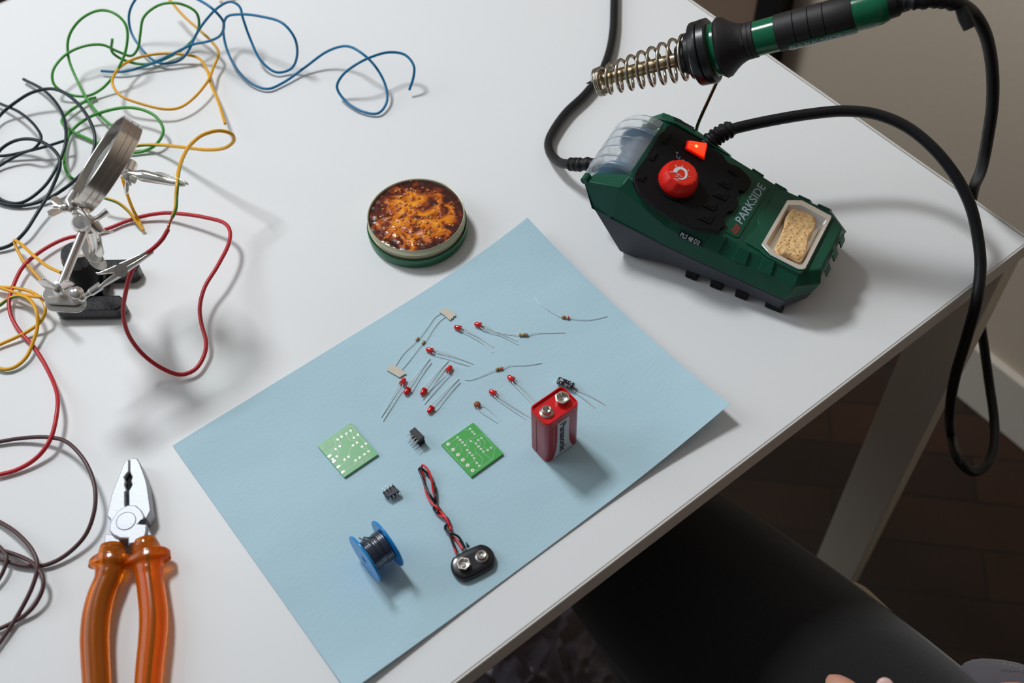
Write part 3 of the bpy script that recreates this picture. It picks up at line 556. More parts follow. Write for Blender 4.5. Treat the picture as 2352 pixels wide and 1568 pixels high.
for x_, s_ in ((-6.6, '+'), (6.8, '-')):
    b = MB(); b.lathe([(2.0, 0), (2.0, .08), (1.6, .08), (1.6, 0)], 24, fr_pt(x_, 42.0), (0, -1, 0), caps=False); pp = b.build('polarity_mark', MATS['pink_ink'], bt, smooth=0)
    text(s_, 'sign', 3.0, frame(fr_pt(x_, 42.0), (1, 0, 0), (0, 0, 1)), MATS['pink_ink'], pp, ext=.05)
b = MB(); b.box((bc.x-13.24, bc.y+1.6, bz+21), (.12, .35, 38)); b.build('seam', mat('dark_seam', (70, 10, 24), .5), bt, smooth=0)
zz = bz+44.4
tp = [at(1255.5, 946, bz+46), at(1294, 916, bz+47)]
b = MB(); b.lathe([(4.4, 0), (4.4, .7), (3.6, 1.2), (3.1, 1.6), (3.0, 3.6), (2.5, 4.0), (2.0, 3.7), (1.9, 1.5), (.9, 1.2), (.85, .5), (.05, .5)], 32, (bc.x-6.4, bc.y-.2, zz)); b.build('positive_terminal', steel, bt)
b = MB(); cx, cy = bc.x+6.4, bc.y+.2
R_ = []
for r_, h in ((3.2, 0), (3.6, .8), (4.1, 3.2), (4.3, 4.2), (3.7, 4.3), (3.2, 3.2), (2.9, 1.2), (1.2, 1.0), (1.1, .3), (.05, .3)):
    R_.append([V(cx+r_*math.cos(2*PI*j/36)*(1+(.055*math.cos(6*2*PI*j/36) if r_ > 2.5 else 0)), cy+r_*math.sin(2*PI*j/36)*(1+(.055*math.cos(6*2*PI*j/36) if r_ > 2.5 else 0)), zz+h) for j in range(36)])
b.rings(R_); b.build('negative_terminal', steel, bt)
# ---------------------------------------------------------------- battery clip with twisted leads
def z7(x, y): return (780+x/5.2275, 1060+y/5.2275)
cap_c = at(*z7(1597,1185), 6); capc = V(cap_c.x, cap_c.y, .5)
cl = thing('battery_clip', capc, 'black oval battery snap connector with twisted red and black leads', 'battery clip')
dx = at(*z7(1705,1125), 6)-at(*z7(1490,1232), 6); dx.z = 0; dist = dx.length; dx.normalize(); dy = V(-dx.y, dx.x, 0)
hexc = at(*z7(1490,1232), 7.0); rndc = at(*z7(1705,1125), 7.0); mid = (hexc+rndc)/2
def stad(s, z): return [V(mid.x, mid.y, 0)+dx*((6.4*(1 if math.cos(a) > 0 else -1)*min(1, abs(math.cos(a))*3)+7.4*math.cos(a))*s)+dy*(8.8*math.sin(a)*s)+V(0, 0, z) for a in [2*PI*j/48 for j in range(48)]]
b = MB(); b.rings([stad(.97, .5), stad(1.0, 1.2), stad(1.0, 3.8), stad(.96, 4.8), stad(.86, 5.3), stad(.5, 5.2)]); b.build('cap', mat('soft_black_vinyl', (15, 16, 21), .28, coat=.25), cl, smooth=180)
b = MB(); hx = hexc.copy(); hx.z = 5.0
def hexr(r, z, ph=.2): return [V(hx.x+r*math.cos(2*PI*j/36+ph)/max(math.cos(((2*PI*j/36) % (PI/3))-PI/6), .1)*.87*1.0, hx.y+r*math.sin(2*PI*j/36+ph)/max(math.cos(((2*PI*j/36) % (PI/3))-PI/6), .1)*.87, z) for j in range(36)]
def circ(c_, r, z, n=36, ph=0): return [V(c_.x+r*math.cos(2*PI*j/n+ph), c_.y+r*math.sin(2*PI*j/n+ph), z) for j in range(n)]
b.rings([hexr(3.6, 5.0), hexr(4.1, 8.2), hexr(4.2, 8.6), hexr(3.5, 8.6), circ(hx, 2.8, 6.4, ph=.2), circ(hx, 1.4, 6.1, ph=.2), circ(hx, 1.2, 7.4, ph=.2), circ(hx, .6, 7.4, ph=.2), circ(hx, .5, 6.0, ph=.2)]); b.build('female_snap', steel, cl)
b = MB(); rc = rndc.copy(); b.lathe([(4.0, 5.0), (3.9, 5.6), (3.0, 6.2), (3.0, 8.2), (2.6, 8.6), (1.7, 8.3), (1.5, 7.2), (1.0, 7.0), (.7, 7.6), (.05, 7.6)], 32, (rc.x, rc.y, 0)); b.build('male_snap', steel, cl)
RA = [(1480,1050,3),(1390,925,2),(1318,870,2.4),(1330,800,4),(1290,720,2),(1250,665,4),(1175,625,2),(1185,565,4.2),(1120,510,4),(1062,430,3),(1030,330,2),(1010,200,1.6),(985,60,3.5),(1000,42,4.6),(1060,100,5),(1105,220,4),(1122,340,2),(1148,450,1.6),(1175,560,2),(1250,640,4.4),(1312,740,4.4),(1342,850,2),(1345,930,1.8),(1380,1040,3),(1405,1110,3)]
BA = [(1505,1030,3),(1425,900,4),(1340,855,4.4),(1268,810,3),(1278,762,2),(1328,765,1.8),(1300,690,4),(1240,640,1.8),(1170,605,4),(1130,560,2),(1152,510,1.8),(1100,420,4.4),(1040,320,4),(990,180,3),(955,90,3),(975,75,4.5),(1050,140,3),(1110,230,2.4),(1150,310,2),(1150,420,3.4),(1162,500,2),(1215,590,2.4),(1290,690,2),(1302,800,3.6),(1345,940,3.6),(1412,1090,3)]
for L_, m_, n_ in ((RA, wiremat('red_lead_insulation', (214, 34, 40), .3), 'red_lead'), (BA, wiremat('black_lead_insulation', (20, 22, 30), .3), 'black_lead')):
    P = crom([at(*z7(x, y), z) for x, y, z in L_], 6); b = MB(); b.tube(P, .78, 8); b.build(n_, m_, cl, smooth=60)
b = MB(); b.tube([at(*z7(1462,1385), 3), at(*z7(1478,1420), 2.2), at(*z7(1488,1445), 1.6)], [1.0, .8, .5], 8); b.build('red_lead_end', MATS['red_lead_insulation'], cl)
b = MB(); b.lathe([(1.2, 0), (.1, 4)], 6, at(*z7(1550,1030), 4), dy+V(0, 0, .3)); b.build('vinyl_nib', MATS['soft_black_vinyl'], cl)
# ---------------------------------------------------------------- blue solder spool on the paper
sA = V(-523.0, 88.3, 16.6); sB = V(-505.5, 88.5, 16.6); SR = 16.1
spl = thing('solder_spool', (-514, 88.4, .5), 'small blue plastic spool of solder standing on its rims on the paper', 'solder spool')
blue_t = mat('translucent_blue_plastic', (16, 158, 240), .2, trans=.3, ior=1.3, spec=.6); sold = mat('solder_wire', (120, 122, 128), .25, metal=1)
b = MB()
for x0 in (sA.x, sB.x-1.4): b.lathe([(2.5, 0), (SR-.3, 0), (SR, .4), (SR, 1.0), (SR-.3, 1.4), (2.5, 1.4)], 56, (x0, sA.y, sA.z), (1, 0, 0), caps=False)
b.lathe([(5.2, 1.4), (5.2, sB.x-sA.x-1.4)], 32, (sA.x, sA.y, sA.z), (1, 0, 0), caps=False); b.build('spool_body', blue_t, spl)
b = MB(); prof = []; n = 11; Lw = sB.x-sA.x-3.2
for i in range(n*6+1): prof.append((9.2+.35*abs(math.sin(PI*i/6))+(.5 if i < n*2.4 or i > n*4 else 0), Lw*i/(n*6)))
b.lathe([(5.2, 0)]+prof+[(5.2, Lw)], 40, (sA.x+1.6, sA.y, sA.z), (1, 0, 0), caps=False)
b.build('solder_winding', sold, spl)
b = MB(); b.tube(crom([(-512, 92, 27.0), (-514.5, 93, 27.2), (-517, 95, 27.6), at(*z7(300,945), 29), at(*z7(232,915), 30)], 6), [.42]*25, 6); b.build('solder_end', sold, spl)
# ---------------------------------------------------------------- soldering station
a0 = math.radians(-67); SU = V(math.cos(a0), math.sin(a0), 0); SV = V(-math.sin(a0), math.cos(a0), 0); SO = V(-179.4, 146, 0)
def S(u, v, z): return SO+SU*u+SV*v+V(0, 0, z)
def toS(P): d = P-SO; return V(d.dot(SU), d.dot(SV), P.z)
def Sdir(u, v, z): return SU*u+SV*v+V(0, 0, z)
st = thing('soldering_station', (SO.x, SO.y, 0), 'green and black soldering station with red dial and lit switch', 'soldering station')
RG = [  # (seam, shoulder, deck) as (u, v, z)
 ((-77, 46, 42), (-86, 44, 63), (-80, 26, 57)),
 ((-64, 46, 39), (-60, 41, 65.5), (-58, 31, 68.5)),
 ((-22, 45, 30.5), (-22, 41, 44), (-20, 33, 58)),
 ((10, 43.5, 25), (6, 40.5, 38), (9, 32, 50)),
 ((36, 42.5, 21.5), (34, 38.5, 33), (34, 32, 41.6)),
 ((68, 42, 18), (72, 37.5, 31), (71, 30.5, 38.6)),
 ((82, 27, 17), (86.5, 26, 29.5), (83, 21, 37.6)),
]
def ring6(r): return [S(p[0], -p[1], p[2]) for p in r]+[S(p[0], p[1], p[2]) for p in r[::-1]]
b = MB(); RGf = [((-62, 46, 38.8), (-60, 41, 65.5), (-58, 31, 68.5))]+RG[2:]; b.rings([ring6(r) for r in RGf])
# rear floor under the spool, left and right cheeks
b.rings([[S(u_, -v_, z_) for u_, v_, z_ in q]+[S(u_, v_, z_) for u_, v_, z_ in q[::-1]] for q in (((-77, 46, 42), (-80, 44, 46), (-79, 20, 44)), ((-62, 46, 38.8), (-62, 44, 44), (-62, 20, 42)))])
for sd_ in (-1, 1):
    k_ = 0 if sd_ < 0 else 1
    A_ = [(-77, 46, 42), (-86, 44, 63), (-83, 28.5, 58), (-77, 28.5, 42)] if not k_ else [(-72, 44, 41), (-73, 42, 52), (-70, 29, 52), (-70, 29, 42)]
    B_ = [(-61, 46, 38.8), (-59, 41, 65.5), (-57.5, 28.5, 69), (-61, 28.5, 38.8)]
    b.rings([[S(u_, sd_*v_, z_) for u_, v_, z_ in A_], [S(u_, sd_*v_, z_) for u_, v_, z_ in B_]])
housing = b.build('housing', green_pl, st, smooth=12, bevel=1.0)
BT = [(-55, 43, 3), (-42, 43, 3.5), (-18, 41, 7), (10, 40, 7.5), (36, 39.5, 7), (66, 39.5, 4), (79, 22, 4)]
b = MB(); b.rings([[S(B[0], -B[1], B[2]), S(s_[0][0], -s_[0][1]+.35, s_[0][2]-.3), S(s_[0][0], s_[0][1]-.35, s_[0][2]-.3), S(B[0], B[1], B[2])] for B, s_ in zip(BT, RG)]); b.build('base_shell', slate_pl, st, smooth=20, bevel=1.2)
for u, v in ((-48, -38), (0, -38), (19, -38), (38, -38), (62, -37), (-48, 38), (0, 38), (19, 38), (38, 38), (62, 37)):
    b = MB(); b.box((0, 0, 0), (9 if abs(u) < 45 else 13, 5, 8), xf=lambda p, u=u, v=v: S(p.x+u, p.y+v, p.z+4)); b.build('foot', black_pl, st, bevel=.8)
# raised ribs on both flanks (facet between shoulder and deck)
def lerp(a, b_, t): return a+(b_-a)*t
def flank(side, u0, u1, t0, t1, h):   # quad on the flank facet
    def pt(u, t):
        for i in range(len(RG)-1):
            A, B = RG[i], RG[i+1]
            sh = [V(*A[1]), V(*B[1])]; dk = [V(*A[2]), V(*B[2])]
            if dk[0].x <= u <= dk[1].x:
                f = (u-dk[0].x)/(dk[1].x-dk[0].x); p = lerp(lerp(sh[0], sh[1], f), lerp(dk[0], dk[1], f), t); return S(p.x, side*p.y, p.z)
    q = [pt(u0, t0), pt(u1, t0), pt(u1, t1), pt(u0, t1)]; n = (q[1]-q[0]).cross(q[3]-q[0]).normalized()
    if n.z < 0: n = -n
    return q, n
for side in (-1, 1):
    for uc in (-2+17, 33, 51, 66) if side > 0 else (14, 32, 50):
        q, n = flank(side, uc-5, uc+4, .06, .98, 2); b = MB(); b.slab([p-n*1.2 for p in q], n*2.7); b.build('rib', green_pl, st, smooth=0, bevel=.5)
for vc in (-15, 0, 14):
    b = MB(); b.slab([S(84.6, vc-4, 35.4), S(84.6, vc+4, 35.4), S(86.9, vc+4, 29.2), S(86.9, vc-4, 29.2)], Sdir(1.2, 0, .35)); b.build('rib', green_pl, st, smooth=0, bevel=.4)
# deck plane pieces
dkA = S(9, 0, 50); nA = (Sdir(67, 0, -18.5).normalized()).cross(SV); nA = nA if nA.z > 0 else -nA      # rear (steep) deck
dkB = S(34, 0, 41.6); nB = (Sdir(37, 0, -3.0).normalized()).cross(SV); nB = nB if nB.z > 0 else -nB    # front deck
dkM = S(21, 0, 46); nM = (Sdir(25, 0, -8.4).normalized()).cross(SV); nM = nM if nM.z > 0 else -nM
def z6(x, y): return (1220+x/3.016, 220+y/3.016)
def z9(x, y): return (1600+x/4.126, 360+y/4.126)
def zk(x, y): return (1320+x/6.272, 230+y/6.272)
def zl(x, y): return (1320+x/6.03, 380+y/6.03)
def patch(px, P, n, zf): return [atn(*zf(*q), P, n) for q in px]
pan = [(975,198),(940,205),(925,235),(880,270),(870,300),(812,385),(800,415),(735,500),(715,545),(710,590),(745,665),(850,760),(1020,870),(1130,925),(1240,930),(1300,945),(1318,915),(1345,905),(1350,870),(1330,855),(1368,800),(1400,800),(1430,760),(1440,730),(1420,715),(1445,655),(1480,660),(1515,625),(1530,590),(1500,545),(1440,490),(1365,460),(1330,405),(1200,320),(1060,240)]
pts = patch(pan, dkA+nA*2.6, nA, z6); b = MB(); b.slab(pts, -nA*3.6); pn = b.build('control_panel', black_pl, st, smooth=0, bevel=.7)
for q in ([(905,315),(950,255),(975,265),(930,335)],[(815,440),(855,385),(880,400),(845,455)],[(735,575),(770,545),(800,560),(775,600)],[(1380,480),(1440,520),(1425,560),(1360,520)],[(1310,560),(1390,600),(1370,650),(1290,605)],[(1280,640),(1370,685),(1345,730),(1255,690)],[(1220,715),(1290,755),(1265,800),(1190,765)],[(1190,790),(1270,830),(1240,890),(1150,850)]):
    pts = patch(q, dkA+nA*2.6, nA, z6); b = MB(); b.slab(pts, nA*.9); b.build('raised_key', black_pl, pn, smooth=0, bevel=.3)
    c_ = sum(pts, Vector())/4; b = MB(); b.slab([c_+(p-c_)*.5+nA*.9 for p in pts], nA*.5); b.build('raised_key', black_pl, pn, smooth=0, bevel=.2)
# rocker switch
sw = patch([(1610,595),(1905,662),(1860,868),(1582,708)], dkA+nA*3.2, nA, zk); cs = sum(sw, Vector())/4
b = MB(); b.slab(sw, nA*1.6); rs = b.build('rocker_switch', red_clear, st, smooth=0, bevel=.5)
ins = [cs+(p-cs)*.84 for p in sw]
b = MB(); b.rings([[ins[0]+nA*1.6, ins[1]+nA*1.6, ins[2]+nA*1.6, ins[3]+nA*1.6], [ins[0]+nA*3.0, ins[1]+nA*4.2, ins[2]+nA*4.2, ins[3]+nA*3.0]]); b.build('rocker', lamp_red, rs, smooth=0, bevel=.4)
du = (ins[1]-ins[0]).normalized(); dv = (ins[3]-ins[0]).normalized()
b = MB(); b.lathe([(.1, .3), (1.1, .25), (1.5, 0)], 16, cs+nA*3.4-du*.4, nA); b.build('lamp', lamp_hot, rs)
b = MB(); b.slab([cs-du*6.0+nA*3.15-dv*.15, cs-du*2.6+nA*3.5-dv*.15, cs-du*2.6+nA*3.5+dv*.15, cs-du*6.0+nA*3.15+dv*.15], nA*.25); b.build('on_mark', white_ink, rs, smooth=0)
b = MB(); q = cs+du*2.9+nA*3.95; b.lathe([(1.5, 0), (1.5, .25), (1.2, .25), (1.2, 0)], 20, q, nA, caps=False); b.build('off_mark', white_ink, rs, smooth=0)
# dial
kb = atn(*zk(1467, 1190), dkA+nA*2.6, nA); dial_x = (at(1600, 410, 70)-at(1508, 415, 70)).normalized()
kx = (dial_x-nA*dial_x.dot(nA)).normalized(); ky = nA.cross(kx)
b = MB(); R_ = []
for r_, h, fl_ in ((15.6, 0, 0), (15.6, 1.0, 0), ):
    R_.append([kb+(kx*math.cos(2*PI*j/48)+ky*math.sin(2*PI*j/48))*r_+nA*h for j in range(48)])
b.rings(R_); b.build('dial_ring', black_pl, st)
b = MB(); R_ = []
for r_, h, fl_ in ((13.4, .8, 0), (13.9, 2.4, 0), (13.4, 6.6, .1), (11.3, 11.0, .35), (10.5, 12.0, .1), (9.9, 12.2, 0), (.1, 12.1, 0)):
    R_.append([kb+(kx*math.cos(2*PI*j/72)+ky*math.sin(2*PI*j/72))*(r_+fl_*math.cos(12*2*PI*j/72))+nA*h for j in range(72)])
b.rings(R_); dial = b.build('dial', red_pl, st, smooth=25)
kt = kb+nA*12.25
b = MB(); b.lathe([(9.5, 0), (9.5, .15), (.1, .15)], 48, kt-nA*.1, nA); b.build('dial_face', red_face, dial, smooth=0)
rot = -2.55 # dial turned round
ctr = atn(*zk(1525, 1045), kt, nA)
def kp(x, y, e=.2): return atn(*zk(x, y), kt+nA*e, nA)
for bd, x, y, sz, up in (('1',1652,1096,2.7,None),('2',1632,1012,2.9,None),('3',1549,948,2.9,None),('4',1457,946,2.9,None),('5',1388,1033,2.9,None)):
    p = kp(x, y); out = (p-kp(1525, 1055)).normalized(); text(bd, 'dial_number', sz, frame(p, out.cross(nA)*1.0, out), white_ink, dial, ext=.02)
for bd, x, y, sz, w_ in (('min',1465,1140,1.5,3.6),('°C',1475,1093,1.9,2.6),('x100',1515,1080,1.4,4.0)):
    p = kp(x, y); out = (p-kp(1545, 1000)).normalized(); text(bd, 'dial_text', sz, frame(p, -out.cross(nA) if False else (kp(1440,1115)-kp(1500,1150)), -out), white_ink, dial, ext=.02, width=w_) if bd == 'min' else text(bd, 'dial_text', sz, frame(p, kp(1480,1050)-kp(1560,1100), -out), white_ink, dial, ext=.02, width=w_)
b = MB(); arc = []; N = 26; cc0 = kp(1522, 1055)
angs = [(1443,1040),(1460,1005),(1490,985),(1520,978),(1560,988),(1590,1010),(1607,1045),(1607,1085),(1590,1115),(1560,1132),(1520,1134),(1483,1122)]
P = crom([kp(*q) for q in angs], 4)
for i in range(len(P)-1):
    f0, f1 = i/(len(P)-1), (i+1)/(len(P)-1); w0, w1 = 2.0*(1-f0)**.7*.62+.22, 2.0*(1-f1)**.7*.62+.22
    o0 = (P[i]-cc0).normalized(); o1 = (P[i+1]-cc0).normalized(); b.slab([P[i]-o0*w0, P[i]+o0*w0, P[i+1]+o1*w1, P[i+1]-o1*w1], nA*.04)
b.build('dial_arc', white_ink, dial, smooth=0)
p = atn(*zk(1490, 818), dkA+nA*2.7, nA); text('C', 'panel_mark', 4.3, frame(p, atn(*zk(1530,760), dkA, nA)-atn(*zk(1490,850), dkA, nA), atn(*zk(1440,790), dkA, nA)-atn(*zk(1530,840), dkA, nA)), grey_ink, pn, ext=.05)
p = atn(*zk(1475, 757), dkA+nA*2.7, nA); b = MB(); b.lathe([(.75, 0), (.75, .08), (.4, .08), (.4, 0)], 14, p, nA, caps=False); b.build('panel_mark', grey_ink, pn, smooth=0)
b = MB(); b.slab(patch([(1550,852),(1612,890),(1548,900)], dkA+nA*2.62, nA, zk), nA*.08); b.build('pointer_mark', grey_ink, pn, smooth=0)
# logo plate and writing
b = MB(); pl = patch([(560,232),(690,298),(400,768),(372,762),(275,712),(278,700)], dkM+nM*.6, nM, z9); b.slab(pl, -nM*1.8); lp = b.build('logo_plate', green_pl, st, smooth=0, bevel=.3)
pa = atn(*z9(405, 605), dkM+nM*.65, nM); pb_ = atn(*z9(615, 278), dkM+nM*.65, nM); d = pb_-pa
text('PARKSIDE', 'lettering', 6.4, frame((pa+pb_)/2, d, -nM.cross(d) if (nM.cross(d)).dot(SU) > 0 else nM.cross(d)), grey_ink, lp, ext=.05, bold=.12, width=d.length+3)
for x0 in (0, 24, 48, 70):
    b = MB(); b.slab(patch([(322+x0*.62, 690-x0*.75), (334+x0*.62, 682-x0*.75), (382+x0*.5, 728-x0*.72), (372+x0*.5, 738-x0*.72)], dkM+nM*.62, nM, z9), nM*.1); b.build('red_stripe', red_ink, lp, smooth=0)
# model label on the left flank
tri = [V(*S(-20, -33, 58)), V(*S(9, -32, 50)), V(*S(6, -40.5, 38))]; nF = (tri[1]-tri[0]).cross(tri[2]-tri[0]).normalized(); nF = nF if nF.z > 0 else -nF
lb = patch([(1462,905),(1770,1055),(1735,1125),(1432,975)], tri[1]+nF*.9, nF, zl); b = MB(); b.slab(lb, -nF*.9); lq = b.build('model_plate', mat('black_label', (28, 28, 34), .4), st, smooth=0)
cl_ = sum(lb, Vector())/4; dl = lb[1]-lb[0]; text('PLS 48 D2', 'lettering', 3.3, frame(cl_, dl, nF.cross(dl)), white_ink, lq, ext=.06, bold=.1, width=dl.length*.84)
# castellated raised plate behind the sponge tray
cs_ = [(750,300),(712,355),(690,400),(790,455),(780,480),(700,425),(655,500),(600,520),(575,600),(670,655),(655,680),(585,635),(545,700),(490,735),(452,800),(600,885),(640,930),(820,1010),(1010,1110),(1150,1060),(1320,600),(1290,530),(1140,455),(1000,385),(850,390)]
b = MB(); b.slab(patch([(750,300),(690,405),(700,420),(655,500),(600,520),(575,600),(585,635),(545,700),(490,735),(452,800),(600,885),(690,960),(990,1100),(1050,1060),(1300,565),(1010,400),(850,395)], dkB+nB*1.5, nB, z9), -nB*2.2); deck_plate = b.build('deck_plate', green_pl, st, smooth=0, bevel=.4)
# metal sponge tray
trp = patch([(858,410),(998,411),(1280,560),(1276,580),(1030,1060),(1008,1070),(962,1066),(700,930),(616,835),(618,822)], dkB+nB*2.2, nB, z9)
ct = sum(trp, Vector())/len(trp); b = MB(); nn_ = len(trp)
def shr(f, h): return [ct+(p-ct)*f+nB*h for p in trp]
ho_ = MB(); ho_.rings([shr(.93, 3), shr(.93, -6.5)])
for q_ in (housing, deck_plate): cut(q_, ho_)
b.rings([shr(1, 0), shr(.985, .35), shr(.86, .3), shr(.83, -.5), shr(.76, -4.4), shr(.72, -5.2), shr(.01, -5.2)], caps=False)
b.build('sponge_tray', trayst, st, smooth=35)
# sponge: its own thing
sp_px = [(905,494),(940,498),(1100,555),(1125,600),(1110,690),(1060,770),(1045,870),(1025,930),(985,965),(880,930),(770,925),(748,880),(780,790),(830,660),(850,570)]
sg = patch(sp_px, ct-nB*.2, nB, z9); b = MB(); cg = sum(sg, Vector())/len(sg); R_ = []
def spl_(P, k): 
    Q = crom(P+[P[0]], k)[:-1]; return Q
sgd = spl_(sg, 6); rn = random.Random(5)
from mathutils import noise as _ns
def sgp(p, f, h):
    q = cg+(p-cg)*f; return cg+(p-cg)*(f*(1+.012*_ns.noise(q*.45)))+nB*(h+.55*_ns.noise(q*.32)+.35*_ns.noise(q*.9))
for f, h in ((.90, -4.3), (1.02, -3.4), (1.03, -1.0), (.985, .4)): R_.append([sgp(p, f, h) for p in sgd])
for f in (.95, .9, .84, .77, .7, .62, .54, .46, .38, .30, .22, .14, .06, .01): R_.append([sgp(p, f, 1.0 if f < .93 else .8) for p in sgd])
b.rings(R_, caps=True)
M = bpy.data.materials.new('sponge_foam'); M.use_nodes = True; t = M.node_tree; pb = t.nodes['Principled BSDF']
tx = t.nodes.new('ShaderNodeTexCoord'); vo = t.nodes.new('ShaderNodeTexVoronoi'); vo.inputs['Scale'].default_value = 380; t.links.new(tx.outputs['Object'], vo.inputs['Vector'])
nz = t.nodes.new('ShaderNodeTexNoise'); nz.inputs['Scale'].default_value = 260; nz.inputs['Detail'].default_value = 6; t.links.new(tx.outputs['Object'], nz.inputs['Vector'])
r = t.nodes.new('ShaderNodeValToRGB'); t.links.new(vo.outputs['Distance'], r.inputs[0]); el = r.color_ramp.elements
el[0].position = .10; el[0].color = srgb((190, 118, 50)); el[1].position = .34; el[1].color = srgb((236, 196, 140)); e = el.new(.2); e.color = srgb((214, 160, 96))
md = t.nodes.new('ShaderNodeMath'); md.operation = 'MULTIPLY_ADD'; t.links.new(nz.outputs['Fac'], md.inputs[0]); md.inputs[1].default_value = 1.2; t.links.new(r.outputs[0], md.inputs[2])
bp = t.nodes.new('ShaderNodeBump'); bp.inputs['Strength'].default_value = 1; bp.inputs['Distance'].default_value = .0012; t.links.new(md.outputs[0], bp.inputs['Height'])
t.links.new(r.outputs[0], pb.inputs['Base Color']); t.links.new(bp.outputs[0], pb.inputs['Normal']); pb.inputs['Roughness'].default_value = .9
so = b.build('sponge', M, smooth=180); tag(so, 'small yellow cleaning sponge lying in the metal tray of the station', 'sponge')
# clear spool cover (part) and the blue spool inside (its own thing)
cu, cz, cr = -66.5, 43.5, 27.5
def cyl(a, v, r=cr, du_=0): return S(cu-r*math.cos(a)+du_, v, cz+r*math.sin(a))
b = MB(); A0, A1 = math.radians(-30), math.radians(108)
vs_ = [-27.5, -26.2]; R_ = []
NA = 28
prof = []
vlist = [-26.6, -26.2, -25.2, -18.5, -18.0, -17.2, -16.7, -8.5, -8.0, -7.2, -6.7, 1.5, 2.0, 2.8, 3.3, 11.5, 12, 12.8, 13.3, 21, 21.5, 22.3, 22.8, 28]
rl = [24.5, 26.5, 27.5, 27.5, 28.3, 28.3, 27.5, 27.5, 28.3, 28.3, 27.5, 27.5, 28.3, 28.3, 27.5, 27.5, 28.3, 28.3, 27.5, 27.5, 28.3, 28.3, 27.5, 26.8]
outer = [[cyl(A0+(A1-A0)*i/NA, v, r_) for i in range(NA+1)] for v, r_ in zip(vlist, rl)]
inner = [[cyl(A0+(A1-A0)*i/NA, v, r_-1.0) for i in range(NA+1)] for v, r_ in zip(vlist, rl)]
k0 = len(b.v); b.rings(outer, closed=False, caps=False); b.rings(inner, closed=False, caps=False)
nr, nc = len(outer), NA+1
for i in range(nr-1):
    for j in (0, nc-1):
        a_, b2 = i*nc+j, (i+1)*nc+j; b.f.append((a_, b2, nr*nc+b2, nr*nc+a_)); b.mi.append(0)
for i in (0, nr-1):
    for j in range(nc-1):
        a_, b2 = i*nc+j, i*nc+j+1; b.f.append((a_, b2, nr*nc+b2, nr*nc+a_)); b.mi.append(0)
# left end wall
cen_ = cyl(0, -29, 0); endp = [cyl(A0+(A1-A0)*i/NA, -26.4, 24.0) for i in range(NA+1)]
b.slab(endp+[S(-58, -26.4, 44)], SV*1.0)
b.build('spool_cover', clear_pl, st, smooth=40)
sp2 = thing('solder_spool', S(-66, 6, 40), 'blue solder spool under the clear cover of the soldering station', 'solder spool')
b = MB(); c0 = S(cu+1, -18, cz)
for v in (-18, 19): b.lathe([(4, 0), (21.5, 0), (22, .5), (22, 1.1), (21.5, 1.6), (4, 1.6)], 48, S(cu+1, v, cz), SV, caps=False)
b.lathe([(8, 1.6), (8, 37)], 32, c0, SV, caps=False); b.build('spool_body', mat('pale_blue_plastic', (40, 132, 176), .35), sp2)
b = MB(); prof = [(8, 1.7)]+[(15.2+.35*abs(math.sin(PI*i/4)), 1.8+35*i/96) for i in range(97)]+[(8, 37)]; b.lathe(prof, 40, c0, SV, caps=False); b.build('solder_winding', mat('blue_grey_solder', (120, 134, 152), .35, metal=.7), sp2)
b = MB(); b.tube(crom([cyl(.2, -20, 21), cyl(.1, -22, 20), cyl(.3, -24, 19), cyl(.2, -26, 20)], 5), 1.0, 8); b.build('solder_end', mat('solder_tip', (206, 200, 190), .3, metal=.8), sp2)
# hinge lugs at both rear corners
for sgn in (-1,):
    b = MB(); b.lathe([(2.8, 0), (2.8, 6), (2.0, 7)], 20, S(-85, sgn*44.5, 63), SV*(-sgn)); b.build('hinge_lug', green_pl, st, bevel=.3)
# rear right raised shoulder with a slot
b = MB(); b.rings([[S(-72, 29, 60), S(-72, 38, 60), S(-72, 42, 52), S(-72, 29, 50)], [S(-62, 29, 70), S(-62, 36, 70), S(-62, 43, 60), S(-62, 29, 60)], [S(-50, 30, 70.5), S(-50, 36, 69.5), S(-50, 42, 60), S(-50, 30, 60)], [S(-22, 31.5, 61), S(-22, 37, 58), S(-22, 42, 52), S(-22, 31.5, 54)], [S(-8, 32, 56), S(-8, 35, 53), S(-8, 40, 48), S(-8, 32, 50)]]); b.build('shoulder', green_pl, st, smooth=20, bevel=.8)
b = MB(); b.slab(patch([(1412,262),(1440,243),(1725,398),(1712,412)], S(-50, 33, 70.7), nA, zk), nA*.25); b.build('slot', mat('dark_recess', (10, 14, 14), .7), st, smooth=0)
# iron holder: wire, ring and spring
TP = at(1352, 190, 100); RGc = at(1627, 118, 135.5); AX = (RGc-TP).normalized()
def ix(s): return TP+AX*s
def s_at(px):   # distance along the iron whose image has this x
    lo, hi = -20.0, 320.0
    for _ in range(40):
        m_ = (lo+hi)/2
        if pj(ix(m_))[0] < px: lo = m_
        else: hi = m_
    return lo
sR = s_at(1615); w0 = atn(1600, 297, S(0, 40, 0), SV); low = ix(sR+3)-V(0, 0, 0)
side = AX.cross(V(0, 0, 1)).normalized(); upn = side.cross(AX)
wb = ix(s_at(1636))-upn*19.5
kk = atn(1608, 262, w0*.5+wb*.5, V(FW))
b = MB(); b.tube(crom([w0-V(0, 0, 10), w0, w0+V(0, 0, 3)+(wb-w0)*.04, wb], 6), 1.25, 10); hw = b.build('holder_wire', mat('bronze_wire', (150, 128, 104), .25, metal=1), st)
bkg = mat('satin_black_plastic', (24, 24, 28), .3)
b = MB(); s0 = s_at(1597); b.lathe([(14, -4), (15.5, -3.5), (15.8, 0), (20.4, .4), (21.0, 1.2), (21.2, 5.6), (20.2, 6.4), (21.4, 7.0), (21.4, 11.6), (20, 12.8), (14, 12.8)], 56, ix(s0), AX); b.build('holder_ring', bkg, st)
